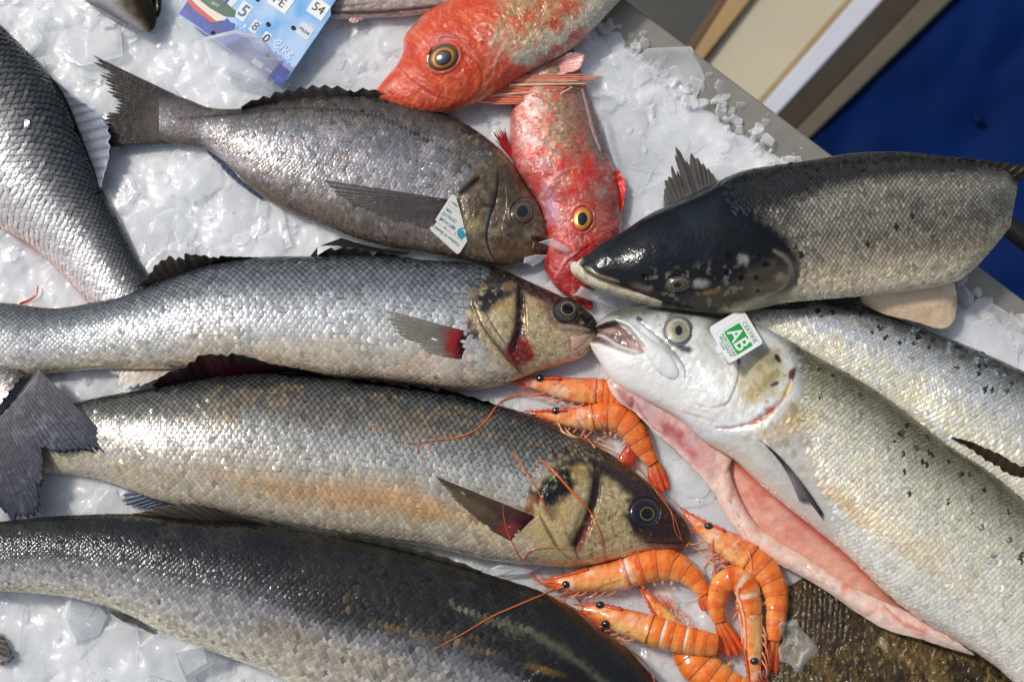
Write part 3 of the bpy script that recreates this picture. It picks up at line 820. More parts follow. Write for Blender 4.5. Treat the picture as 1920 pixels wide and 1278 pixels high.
B.plate('gill_cover', [(946,513),(911,537),(884,561),(889,580),(901,610),(927,643),(950,668),(968,700)], [(972,532),(974,549),(973,566),(972,582),(969,612),(963,636),(957,655),(974,702)], 2.2, 1.0, 60, 26, border=(1,1,0,0))
B.plate('upper_jaw', [(1120,612),(1106,616),(1090,621),(1070,627)], [(1117,622),(1104,632),(1092,646),(1073,660)], .5, .4, 24, 12)
B.eye(1063,581,23,22,20,[(0,(30,38,46)),(.55,(40,48,56)),(.78,(66,68,70)),(.9,(44,36,36)),(1.08,(36,22,20))],(.50,(16,20,30),.02,-.14,.9),(.50,.57,(214,186,120),(196,170,112),.02,-.14),.2)
fin('pectoral_fin', [(880,622),(878,635),(874,650),(866,672)], [(724,581),(716,588),(735,614),(765,640),(800,660),(830,668),(862,673)], B.root, 0, 0, 18, (44,14,22), (176,172,160), (60,60,58), jag=.05, amp=.25, drape=.7, alpha=(1,.55), only=B.bvh,
    ops=[blob(858,645,34,46,20,(150,20,28),.9,.7), blob(872,645,16,40,20,(40,16,26),.95,.6), blob(770,615,60,34,25,(120,118,108),.6,.8)])
fin('dorsal_fin', [(262,541),(300,528),(333,517),(383,501),(433,491),(483,484)], [(256,536),(278,512),(292,492),(322,474),(367,475),(430,480),(483,482)], B.root, 11, [13,18,20,14], 15, (30,28,26), (74,66,54), (22,20,20), jag=.10, amp=.5, alpha=(1,.92))
fin('spiny_dorsal_fin', [(580,482),(640,479),(700,481),(765,485)], [(600,458),(625,462),(690,463),(762,476)], B.root, 10, 13, 7, (20,20,24), (46,46,50), (16,16,18), jag=.3, amp=.4, spiky=True, alpha=(1,1))
fin('anal_fin', [(198,690),(240,691),(290,691),(330,692)], [(208,700),(229,710),(222,724),(206,740),(240,734),(290,713),(326,697)], B.root, 9, [8,10,16,12], 11, (214,196,176), (224,220,212), (150,140,128), jag=.14, amp=.4, alpha=(1,.7))

# bass C: below it
ribsC = [(40,782,42,884),(90,768,88,887),(180,746,183,896),(290,727,290,935),(400,707,400,958),(520,698,510,978),(640,711,625,998),(740,720,725,1012),(840,737,820,1026),(923,757,905,1046),(993,777,985,1057),(1057,803,1050,1062),(1123,837,1105,1059),(1185,879,1160,1047),(1235,920,1205,1037),(1268,956,1245,1031),(1287,980,1277,1029),(1295,1002,1293,1020)]
headC = [(1185,870),(1120,862),(1060,862),(1020,880),(1000,905),(990,930),(1000,960),(985,985),(1010,1030),(1030,1080),(1330,1060),(1320,950),(1190,850)]
CV = [(-1, (22, 23, 26)), (-.8, (34, 37, 40)), (-.5, (74, 76, 78)), (-.2, (160, 160, 160)), (.1, (178, 172, 160)), (.5, (196, 178, 146)), (.8, (214, 198, 172)), (1, (226, 212, 192))]
opsC = [grad(CV, met=[.25,.35,.5,.6,.6,.55,.35,.2]),
  mottle((200,158,94), 70, .45, .66, .5, seed=61, vr=(-.05, .6), ur=(.28, .84), met=.6),
  blob(640,928,270,30,9,(236,160,60),.72,.9,nz=.5,ns=30,met=.6), blob(790,945,90,24,20,(240,164,56),.75,.8,met=.6),  # warm golden reflection along the flank, painted into the skin colour
  mottle((140,130,104), 20, .5, .7, .3, seed=65, vr=(-.9,-.3), ur=(.3, .85)),
  line([(90,820),(250,812),(450,812),(700,822),(900,832),(1020,850)], 2.5, (110,84,64), .6, taper=False),
  mottle((206,200,196), 30, .5, .7, .5, seed=67, vr=(.2,1), ur=(0,.35)),
  blob(1010,880,60,32,-10,(206,202,196),.7,.7,met=.5), blob(960,1000,90,40,0,(226,198,146),.6,.8,met=.3),
  fill([(1075,806),(1130,838),(1190,880),(1245,925),(1290,985),(1298,1010),(1280,1035),(1200,1045),(1110,1064),(1050,1066),(1010,1030),(990,950),(1005,905),(1045,870)], (218,192,136), .92, 12, met=.3, rgh=.36),
  mottle((222,206,158), 20, .48, .7, .6, seed=71, ur=(.8, 1.2), vr=(-.5, .9), met=.35), mottle((140,112,76), 8, .52, .75, .4, seed=72, ur=(.8,1.2)),
  line([(1040,845),(1085,845),(1140,862),(1195,898),(1240,940),(1290,990)], 26, (40,28,28), .96, taper=False),
  line([(1125,860),(1160,880)], 6, (110,100,64), .55),
  fill([(1200,905),(1250,935),(1292,985),(1298,1008),(1285,1030),(1240,1026),(1200,1010),(1178,980),(1182,935)], (58,34,34), .93, 12),
  blob(1225,1005,40,22,10,(88,52,48),.7,.7), blob(1262,985,30,24,40,(48,38,42),.8,.7),
  blob(1052,905,56,22,-28,(22,20,22),.97,.45,nz=.7), blob(1040,925,36,22,-15,(14,14,18),.97,.4,nz=.5), blob(1030,950,18,30,-30,(66,60,36),.7,.6),
  blob(1088,890,18,20,0,(204,170,104),.9,.6), mottle((218,212,170), 7, .6, .7, .8, seed=77, ur=(.80,.92), vr=(-.6,0), met=.5),
  blob(992,958,14,18,0,(130,70,40),.8,.6), blob(1002,935,16,10,30,(150,70,66),.6,.7),
  line([(1120,885),(1118,925),(1108,965),(1092,1000),(1078,1018)], 13, (56,34,38), .93, dz=-1.5, taper=False), line([(1104,985),(1090,1015),(1086,1032)], 10, (150,60,62), .7),
  line([(1012,965),(1030,1000),(1052,1035),(1078,1052)], 3.5, (104,62,52), .8, dz=-.6), line([(1052,960),(1062,1000)], 2.5, (190,110,80), .6),
  line([(1290,1016),(1255,1018),(1215,1016),(1205,1022)], 3.0, (44,16,20), .9, dz=-.8), line([(1285,1026),(1240,1030),(1200,1034)], 6, (140,46,54), .8), 
  line([(1280,1036),(1200,1046),(1120,1062)], 5, (190,90,82), .55),
  step([(1126,886),(1124,930),(1114,970),(1100,1005),(1100,1030),(1120,1045)], 1.8, 40, -1), socket(1209,960,27,26,0,1.0,(48,34,34)),
  mottle((110,88,62), 5, .54, .72, .5, seed=74, ur=(.79,1.2)),
  fill([(1018,900),(1045,880),(1078,872),(1095,880),(1085,905),(1075,925),(1050,945),(1028,948),(1015,930)], (18,18,20), .93, 7, nz=10), fill([(1070,868),(1095,868),(1094,900),(1075,902)], (196,160,98), .8, 8, nz=8), mottle((222,214,168), 6, .58, .70, .85, seed=78, ur=(.79,.93), vr=(-.75,-.1), met=.4),
  fill([(1104,880),(1130,884),(1124,925),(1112,965),(1098,1000),(1084,1024),(1070,1020),(1086,990),(1100,950),(1108,915)], (48,30,34), .9, 6, nz=5, dz=-.8), line([(1108,960),(1094,995),(1086,1025)], 7, (150,66,66), .6), line([(1096,940),(1080,985),(1066,1010)], 3, (84,58,48), .7, dz=-.6), blob(1065,955,26,30,0,(216,180,130),.55,.8),
  fill([(1030,884),(1058,864),(1100,855),(1145,868),(1190,898),(1235,926),(1218,944),(1180,928),(1150,902),(1132,890),(1112,874),(1090,869),(1062,877)], (42,30,31), .94, 7, nz=5), fill([(1180,932),(1215,924),(1260,948),(1292,990),(1292,1012),(1240,1012),(1200,1002),(1180,976)], (56,36,35), .9, 10, nz=6), blob(1209,960,44,38,0,(38,24,26),.8,.4), mottle((236,218,164), 10, .6, .76, .55, seed=79, ur=(.84,.93), vr=(.1,.8), met=.5), mottle((96,64,58), 8, .6, .75, .5, seed=84, ur=(.92,1.2)), blob(1050,1040,60,14,6,(226,204,158),.5,.8), rough_dz(5, .06), rough_dz(7, .22, 48, .80), rough_dz(3.5, .10, 49, .80)]
C = Fish('sea_bass', 'gold-sheened sea bass with two prawn feelers across its cheek', 'fish', ribsC, [3,4,7,10,11,11,11,11,11,11,11,11,11,11,11,11,11,11], .52, opsC, M_BASS, ns=430, nt=118, group='sea bass laid on the ice')
def toneC(c0, px, py, s, v, rnd):
    k = ((sm(.42, .6, fbm(px / 60, py / 16, 5)) + .0) * (v < -.2) * (v > -.85) * sm(300, 420, px) * np.clip(.6 + .5 * rnd[:, 2], 0, 1))[:, None] * .42
    return c0 * (1 - k) + lin((184,150,98)) * k
C.scales(12.6, 42, ring=[(-1,.42),(-.35,.52),(-.05,.66),(.2,.78),(1,.8)], cgrad=[(-1,(50,54,60),.5),(-.9,(80,82,82),.9),(-.5,(132,130,124),.9),(-.15,(186,188,186),.8),(.2,(192,188,178),.5),(.6,(204,192,168),.4),(1,(226,212,192),.2)], rgrad=[(-1,.12),(-.5,.16),(-.1,.30),(.15,.5),(.35,.7),(.5,.42),(.8,.7),(1,.9)], exclude=[headC], lift=.5, lite=1.1, tone=toneC)
C.scales(6.2, 84, include=[(1136,900),(1164,918),(1176,945),(1180,985),(1196,1012),(1160,1036),(1108,1046),(1104,1020),(1120,975)], lift=.35, rim=.82, lite=1.08, jit=.14, wob=.08, name='cheek_scales')
C.plate('gill_cover', [(1078,864),(1046,880),(1020,905),(1008,935),(1012,965),(1030,1000),(1052,1035),(1075,1050)], [(1114,868),(1116,890),(1113,920),(1106,950),(1096,980),(1084,1005),(1078,1025),(1082,1048)], 2.2, 1.0, 60, 26, border=(1,1,0,0))
C.plate('upper_jaw', [(1292,1006),(1268,1006),(1240,1006),(1212,1006)], [(1290,1015),(1268,1017),(1240,1016),(1213,1015)], .5, .3, 24, 10)
C.eye(1209,960,27,26,0,[(0,(12,14,22)),(.5,(16,18,26)),(.75,(24,26,36)),(.92,(34,26,30)),(1.08,(30,18,20))],(.40,(8,10,18),.16,.1,.95),(.42,.50,(196,158,50),(120,104,40),.16,.1),.2)
fin('pectoral_fin', [(1003,968),(990,980),(975,996),(958,1013)], [(818,893),(822,905),(850,935),(880,962),(915,990),(955,1013)], C.root, 0, 0, 17, (76,34,40), (88,76,62), (52,42,38), jag=.05, amp=.25, drape=.7, alpha=(1,.6), only=C.bvh,
    ops=[blob(985,985,30,24,-40,(60,24,40),.9,.7), blob(955,995,26,20,0,(150,60,56),.7,.7), blob(880,945,60,16,30,(120,104,76),.5,.7)])
fin('dorsal_fin', [(295,728),(340,719),(390,709),(440,703),(500,698),(560,700),(640,712)], [(284,722),(303,703),(345,684),(357,673),(382,663),(440,661),(500,678),(567,692),(640,708)], C.root, [12,13,14,14], [18,28,34,36,34,24,16], 18, (70,18,26), (56,50,46), (26,20,22), jag=.10, amp=.6, alpha=(1,.95), ops=[blob(440,690,120,14,10,(96,14,28),.6,.8)])
fin('spiny_dorsal_fin', [(662,714),(740,722),(840,740),(925,759)], [(646,705),(676,706),(750,716),(840,729),(915,751)], C.root, 13, [26,24,22], 9, (26,18,20), (58,26,28), (20,14,16), jag=.25, amp=.5, spiky=True)
fin('anal_fin', [(246,912),(280,928),(310,946),(320,954)], [(246,908),(230,915),(227,935),(242,951),(284,957)], C.root, 10, [8,6,5], 10, (70,76,96), (110,118,140), (36,40,56), jag=.14, amp=.4, alpha=(1,.75))

# bass D: dark one along the bottom edge
ribsD = [(-110,985,-110,1100),(0,977,0,1107),(67,970,70,1112),(140,965,140,1121),(250,963,235,1149),(350,972,320,1192),(467,980,430,1232),(540,990,500,1258),(640,1006,590,1300),(740,1026,690,1340),(840,1053,790,1375),(940,1083,880,1405),(1020,1110,970,1425),(1073,1139,1030,1430),(1123,1175,1090,1425),(1173,1212,1150,1415),(1237,1278,1215,1400),(1290,1335,1285,1370)]
DV = [(-1, (18, 18, 18)), (-.75, (18, 20, 22)), (-.35, (26, 30, 35)), (-.05, (68, 70, 74)), (.25, (140, 139, 140)), (.6, (180, 176, 170)), (.9, (206, 196, 176)), (1, (222, 210, 184))]
opsD = [grad(DV, met=[.05,.08,.15,.35,.45,.4,.3,.2], rgh=.36),
  mottle((20,20,22), 30, .5, .7, .6, seed=81, vr=(-1,-.1)), mottle((70,70,60), 40, .5, .7, .25, seed=82, vr=(-1,-.6)),
  fill([(560,1030),(760,1060),(900,1110),(1060,1190),(1150,1290),(1080,1300),(960,1230),(800,1180),(640,1170),(540,1120)], (36,36,34), .9, 26, nz=16),
  blob(640,1235,220,40,14,(168,156,136),.7,.8,nz=.4,ns=40,met=.4), blob(540,1180,90,26,10,(120,104,84),.4,.8),
  line([(700,1165),(760,1180),(830,1200),(900,1218),(950,1232)], 6, (130,104,68), .35, met=.4, nz=1.), mottle((176,140,84), 4, .64, .76, .35, seed=83, ur=(.52,.75), vr=(-.35,-.05), met=.7),
  line([(850,1130),(900,1155),(980,1180),(1050,1215),(1110,1262),(1150,1290)], 10, (120,120,96), .5, met=.4, nz=1.),
  fill([(975,1290),(990,1250),(1030,1238),(1080,1246),(1120,1300),(1050,1420),(980,1400)], (30,26,24), .95, 8), blob(1020,1255,40,8,15,(160,120,60),.5,.7,met=.6),
  line([(1080,1130),(1140,1180),(1200,1235),(1260,1300)], 30, (30,24,22), .9, taper=False),
  step([(1000,1262),(975,1290),(972,1330)], 1.6, 40, -1), rough_dz(6, .08)]
D_ = Fish('sea_bass', 'dark grey-backed sea bass cut by the bottom edge, an orange feeler across it', 'fish', ribsD, 20, .50, opsD, M_BASS, ns=430, nt=118, group='sea bass laid on the ice')
D_.scales(12, 50, rgrad=[(-1,.5),(-.4,.3),(0,.35),(.4,.55),(1,.85)], drop=.0, exclude=[[(1035,1120),(985,1240),(965,1300),(970,1460),(1400,1460),(1400,1250)]], lift=.42, lite=1.25, jit=.22, th0=.16)
D_.plate('gill_cover', [(1040,1238),(1000,1256),(978,1285),(972,1320),(975,1350)], [(1120,1250),(1110,1270),(1100,1290),(1090,1320),(1085,1350)], 1.5, .6, 40, 20, border=(1,1,0,0))
fin('dorsal_fin', [(300,972),(340,974),(400,977),(460,981),(520,988)], [(208,984),(232,967),(300,948),(328,940),(370,942),(435,960),(505,980)], D_.root, 21, [22,26,30,22], 14, (52,46,40), (98,90,80), (38,34,32), jag=.10, amp=.5, alpha=(1,.92))
fin('spiny_dorsal_fin', [(640,1006),(740,1027),(840,1055),(900,1073)], [(625,990),(730,1012),(840,1043),(905,1070)], D_.root, [24,26], [25,27], 8, (48,46,40), (66,64,56), (34,32,30), jag=.18, amp=.5, spiky=True)
fin('pelvic_fin', [(212,1146),(250,1158),(290,1184)], [(205,1146),(226,1162),(262,1176),(288,1190)], D_.root, 14, 8, 6, (60,52,46), (92,84,76), (44,40,36), jag=.1)

# bass A: upper left, its head out of the picture
ribsA = [(330,610,235,640),(277,513,165,568),(253,476,130,530),(228,426,88,487),(205,383,40,452),(185,343,0,428),(165,297,-45,400),(140,235,-85,370),(115,175,-120,340),(90,138,-150,305),(57,103,-170,270),(0,47,-200,220),(-60,-5,-230,170)]
AV = [(-1, (22, 26, 32)), (-.72, (40, 46, 52)), (-.42, (84, 88, 90)), (-.12, (150, 150, 152)), (.2, (192, 192, 196)), (.6, (212, 208, 208)), (.9, (226, 208, 202)), (1, (216, 176, 166))]
opsA = [grad(AV, met=[.25,.3,.45,.5,.5,.4,.2,.1]), mottle((150,132,100), 12, .55, .7, .5, seed=92, vr=(-.7,-.1)),
  line([(0,265),(60,345),(120,430),(180,505),(225,555)], 2.2, (116,100,88), .7, taper=False), line([(13,436),(50,456),(83,483)], 5, (196,96,96), .7), rough_dz(5, .06)]
A_ = Fish('sea_bass', 'grey sea bass lying steeply at the left edge with a raised back fin', 'fish', ribsA, 3, .50, opsA, M_BASS, ns=260, nt=118, group='sea bass laid on the ice', dense=0)
A_.scales(14, 36, ring=[(-1,.5),(-.3,.6),(.1,.74),(1,.8)], cgrad=[(-1,(40,44,50),.6),(-.7,(70,74,80),.8),(-.4,(110,112,114),.8),(-.1,(176,178,180),.7),(.2,(206,206,210),.5),(1,(220,200,196),.1)], rgrad=[(-1,.25),(-.5,.25),(-.1,.4),(.2,.75),(1,.9)], lift=.5, lite=1.1)
fin('dorsal_fin', [(91,140),(117,180),(140,236),(160,290),(182,352)], [(98,147),(150,187),(190,215),(211,246),(210,272),(203,305),(190,353)], A_.root, [4,3], [10,16,12], 13, (60,62,70), (160,168,186), (56,60,70), jag=.08, amp=.7, alpha=(1,.9), met=.15)

# the tail of a fish that lies under bass B
ribsT = [(44,694,-30,792),(0,640,-90,740),(-60,560,-160,690),(-120,480,-240,620)]
opsT = [grad([(-1,(70,66,66)),(0,(150,142,138)),(1,(170,160,154))], met=.3), mottle((206,200,196), 9, .5, .65, .6, seed=95)]
T_ = Fish('fish_tail', 'blue-grey forked tail fin poking out from under the middle sea bass', 'fish', ribsT, [16,12,8,5], .42, opsT, M_BASS, ns=60, nt=50, dense=0)
T_.scales(9, 22, lift=.4, rim=.6, lite=1.15)
fin('tail_fin', [(68,686),(60,705),(50,718),(40,732),(28,746),(14,760),(0,774),(-20,788),(-40,800),(-60,812)], [(238,857),(198,852),(150,849),(110,852),(82,848),(87,878),(80,920),(75,968),(40,978),(-20,985)], T_.root, [21,20], [22,22,21,14], 30, (92,90,98), (46,52,68), (36,40,54), jag=.05, amp=.3, met=.05, rgh=.4,
    ops=[line([(95,703),(150,745),(200,800),(238,857)], 12, (30,32,42), .8, taper=False), line([(240,857),(150,850),(84,850),(86,880),(74,970)], 8, (30,30,38), .7, taper=False), mottle((120,126,140), 14, .6, .75, .4, seed=98)])
# tip of another tail at the lower left
tl = thing('fish_tail', 'small dark tail tip at the lower left corner of the ice', 'fish', W(10, 1220, .002))
fin('tail_fin', [(-50,1170),(-55,1200),(-60,1225)], [(0,1185),(22,1215),(29,1240),(10,1246),(-20,1240)], tl, 6, 8, 8, (50,46,46), (88,84,82), (40,38,38), jag=.08)
# ------------------------------------------------------------------ gurnards
ribsG2 = [(985,20,1050,10),(970,110,1078,100),(962,170,1100,165),(957,230,1122,230),(959,285,1139,285),(966,315,1153,318),(985,345,1163,360),(1005,375,1166,395),(1018,405,1166,428),(1024,440,1160,455),(1022,475,1140,480),(1020,503,1120,505),(1030,523,1112,525),(1048,545,1109,543),(1072,562,1110,558),(1095,575,1112,572),(1106,581,1111,579)]
opsG2 = [grad([(-1,(208,96,88)),(-.8,(224,160,154)),(-.5,(214,190,184)),(-.1,(184,148,118)),(.3,(162,130,104)),(.55,(166,116,102)),(.8,(140,124,110)),(1,(116,102,90))], met=.12, rgh=.4),
  mottle((212,86,70), 10, .52, .68, .85, seed=101, vr=(-1,.2), ur=(.1,.62)), mottle((230,196,188), 26, .5, .7, .4, seed=102, vr=(-.9,.1), ur=(.1,.6)),
  mottle((206,92,74), 40, .55, .72, .6, seed=103, ur=(.05,.6)),
  line([(1070,95),(1098,150),(1112,190),(1124,240),(1140,300)], 8, (120,36,38), .95, dz=-1.5, taper=False),
  line([(1087,150),(1100,185),(1114,235),(1134,296)], 3, (150,70,64), .6),
  fill([(965,330),(1000,312),(1060,305),(1150,312),(1170,380),(1168,430),(1150,470),(1125,490),(1115,590),(1060,570),(1015,510),(1010,440),(985,370)], (190,70,62), .85, 14, nz=10, met=.05, rgh=.3),
  mottle((160,90,78), 16, .5, .68, .5, seed=105, ur=(.50,.70)), mottle((222,168,160), 9, .58, .74, .55, seed=106, ur=(.5,1.)), mottle((214,50,44), 24, .5, .68, .7, seed=107, ur=(.45,1.2), vr=(-1,.7)),
  fill([(1015,480),(1060,470),(1120,480),(1118,585),(1060,575),(1015,515)], (176,34,36), .8, 16, nz=8), blob(1060,455,30,22,0,(206,80,76),.6,.7),
  line([(1070,300),(1078,330),(1072,362)], 9, (232,70,36), .75), blob(1062,340,18,12,20,(214,150,130),.6,.7), line([(1018,370),(1030,345),(1055,322),(1085,312)], 4, (216,160,152), .6, dz=.8),
  blob(1130,385,26,44,0,(150,96,82),.7,.8), blob(1128,360,14,14,0,(170,150,136),.5,.7), mottle((190,170,150), 6, .66,.8,.6, seed=109, ur=(.52,.7), vr=(.2,.9)),
  blob(1032,385,16,34,-14,(186,150,176),.65,.8), line([(1022,385),(1012,372),(1026,352)], 3, (220,190,190), .5, dz=.7),
  line([(1066,420),(1068,450),(1078,470)], 5, (236,130,120), .7, dz=.9), line([(1062,428),(1066,455)], 3, (150,20,20), .6, dz=-.7),
  line([(1040,520),(1065,485),(1085,472)], 4, (230,140,130), .6, dz=.8), line([(1120,450),(1090,472),(1060,498)], 4, (150,30,34), .6, dz=-.6),
  blob(1095,560,24,14,30,(110,22,20),.8,.8), blob(1150,400,12,40,-5,(120,26,28),.6,.8), line([(1128,430),(1150,425),(1162,405)], 5, (220,120,120), .5, dz=.6),
  streaks(1092,410,46,26,90,(236,150,140),301,.3,2.0,.4), streaks(1092,410,46,24,110,(120,22,26),302,.6,2.0,-.5), streaks(1070,530,30,0,50,(232,140,132),303,.5,2,.5), socket(1092,410,19,23,8,1.0,(214,110,90)), rough_dz(18, .6), rough_dz(6, .2, 44)]
G2 = Fish('gurnard', 'red gurnard pointing down, its snout wedged between sea bass and dark-headed salmon', 'fish', ribsG2, [4]*8+[6,6,5,4,4,3,3,3,3], .55, opsG2, M_RED, ns=360, nt=110, group='red gurnards', dense=.4)
G2.scales(5.4, 52, exclude=[[(955,312),(1010,318),(1060,300),(1170,300),(1190,600),(1000,600),(940,400)]], lift=.5, rim=.75, lite=1.05, jit=.12, wob=.04, mat=M_RED)
G2.eye(1092,410,19,23,8,[(0,(70,30,20)),(.7,(236,150,50)),(.84,(214,120,50)),(.92,(190,60,50)),(1.08,(170,60,56))],(.50,.84,(250,190,80),(238,140,40),0,0),(.54,(14,18,30),0,0,.9),.38)
fin('pectoral_fin', [(963,303),(960,292),(957,278)], [(918,250),(930,232),(946,240)], G2.root, 4, 8, 6, (190,36,32), (120,24,26), (206,60,50), jag=.2, amp=.6)
fin('pectoral_fin', [(1150,322),(1156,350),(1162,380),(1163,398)], [(1160,318),(1174,336),(1172,372),(1166,396)], G2.root, 6, 9, 6, (150,30,28), (224,60,44), (200,44,36), jag=.1, amp=.5)
fin('dorsal_fin', [(1093,165),(1103,200),(1115,245),(1128,285)], [(1090,168),(1099,203),(1110,247),(1124,282)], G2.root, 24, 31, 7, (214,170,166), (226,186,180), (190,110,104), jag=.1, amp=.4)

ribsG1 = [(1100,-160,1260,-90),(1020,-100,1172,-8),(950,-62,1105,62),(890,-30,1062,99),(840,0,1012,125),(800,22,962,155),(768,54,907,187),(757,72,870,202),(756,95,845,209),(745,120,812,212),(726,143,772,208),(708,165,735,195),(700,178,712,186)]
opsG1 = [grad([(-1,(206,80,48)),(-.55,(186,128,96)),(-.1,(178,142,98)),(.3,(206,178,134)),(.7,(222,210,186)),(1,(228,216,194))], met=.08, rgh=.42),
  mottle((204,78,40), 46, .50, .64, .9, seed=121, ur=(-.1,.5), vr=(-1.2,.35)), mottle((150,130,104), 14, .5, .7, .45, seed=122, ur=(-.1,.5), vr=(-.9,.4)),
  blob(1040,45,24,16,20,(206,80,54),.85,.7), blob(1065,12,30,22,0,(204,80,54),.8,.7), blob(1080,31,8,6,0,(226,120,70),.8,.7),
  fill([(690,185),(720,140),(742,112),(752,88),(754,64),(770,48),(800,15),(840,-15),(890,-30),(935,10),(925,60),(915,75),(950,95),(975,120),(1000,135),(960,165),(885,200),(840,216),(760,210)], (212,66,22), .93, 12, nz=8, met=.03, rgh=.3),
  mottle((228,98,36), 30, .5, .68, .7, seed=123, ur=(.35,1.2)), mottle((196,50,26), 22, .5, .7, .55, seed=124, ur=(.35,1.2)), mottle((232,150,120), 11, .62, .78, .4, seed=125, ur=(.4,.95)),
  blob(785,42,22,12,-40,(186,120,110),.6,.7), blob(770,60,10,14,20,(200,130,116),.5,.6), blob(830,75,30,10,-20,(196,112,112),.7,.7),
  line([(803,100),(812,78),(832,66),(855,70)], 4.5, (206,104,98), .8, dz=1.6), line([(800,118),(812,132),(836,132),(856,112)], 4, (196,70,54), .7, dz=.9),
  blob(910,62,19,19,0,(216,104,78),.7,.6,dz=.8), line([(888,62),(897,47),(918,45),(930,60)], 3, (230,170,150), .6, dz=.8), line([(893,75),(910,82),(926,72)], 3, (150,50,34), .55, dz=-.7),
  blob(980,108,20,13,-12,(190,186,170),.85,.5,nz=.5), line([(925,130),(935,105),(945,92)], 4, (226,150,130), .7, dz=1.0), line([(918,90),(930,70),(932,52)], 5, (214,190,176), .7, dz=.6),
  blob(940,90,34,22,-30,(206,150,128),.6,.8), line([(885,195),(905,165),(922,140),(930,120)], 5, (226,140,96), .6, dz=-.6), line([(900,190),(925,165)], 6, (234,190,140), .6),
  line([(870,150),(845,160),(800,150)], 8, (232,110,60), .4), blob(800,165,40,16,20,(196,60,44),.5,.8), blob(735,160,18,6,-48,(232,150,140),.5,.7,dz=.5),
  line([(735,190),(770,207),(840,212)], 6, (236,150,96), .6), streaks(831,108,60,34,100,(240,160,120),305,.25,2.0,.3), streaks(831,108,60,32,120,(176,36,20),306,.35,2.0,-.4), streaks(930,95,30,5,40,(236,180,160),307,.3,2.0,.5), line([(742,118),(770,150),(812,178),(850,190)], 3, (160,36,22), .5, dz=-.8), line([(862,96),(888,110),(905,140),(900,170)], 3, (170,40,24), .6, dz=-1.0), line([(768,58),(790,72),(806,92)], 4, (236,140,116), .5, dz=.9), socket(831,108,29,23,-28,1.2,(206,96,80)), rough_dz(13, .45,8), rough_dz(5, .3, 45), rough_dz(2.6, .12, 54)]
G1 = Fish('gurnard', 'orange-red gurnard with a big gold-ringed eye at the top of the ice', 'fish', ribsG1, [14]*6+[13,12,11,10,9,8,7], .56, opsG1, M_RED, ns=380, nt=110, group='red gurnards', dense=.4)
G1.scales(5.6, 56, exclude=[[(690,230),(690,100),(760,0),(900,-60),(945,10),(940,70),(990,100),(1010,140),(870,230)]], lift=.5, rim=.78, lite=1.05, jit=.10, wob=.04, mat=M_RED)
G1.eye(831,108,29,23,-28,[(0,(40,30,16)),(.6,(150,96,30)),(.8,(110,84,36)),(.92,(70,60,40)),(1.08,(150,56,40))],(.58,.80,(226,150,50),(170,104,30),-.02,0),(.62,(10,12,16),-.02,0,.95),.36)
fin('pectoral_fin', [(993,146),(1000,139),(1008,132),(1016,125)], [(1056,144),(1090,128),(1099,104),(1074,97)], G1.root, [12,12], [17,21], 10, (206,96,96), (238,200,190), (186,70,72), jag=.06, amp=.5, alpha=(1,.8))
fin('pectoral_fin', [(948,143),(946,148),(948,154)], [(1154,138),(1140,149),(1108,155)], G1.root, 16, [20,19], 5, (222,110,90), (214,90,76), (240,196,170), jag=.1, amp=1.1, mid=(0,-1), ops=[line([(955,149),(1040,152),(1110,152)], 3, (240,210,180), .8, taper=False)])
fin('pectoral_fin', [(930,150),(908,172),(884,196)], [(1076,160),(1050,176),(1004,195)], G1.root, [15,11], [19,15], 8, (214,84,56), (206,96,72), (236,170,140), jag=.12, amp=1.1, alpha=(1,.95))
for pts in ([(896,192,11),(1000,190,14),(1040,182,17),(1073,163,20)], [(900,182,12),(960,176,15),(996,174,17)], [(955,160,16),(1040,158,19),(1100,157,20)]):
    V, F = tube([(a, b, c) for a, b, c in pts], 1.3, 30, 8, .4)
    mk('fin_ray', V, F, M_RED, G1.root, lin((236,196,164)), {'rgh': .3, 'met': 0.})

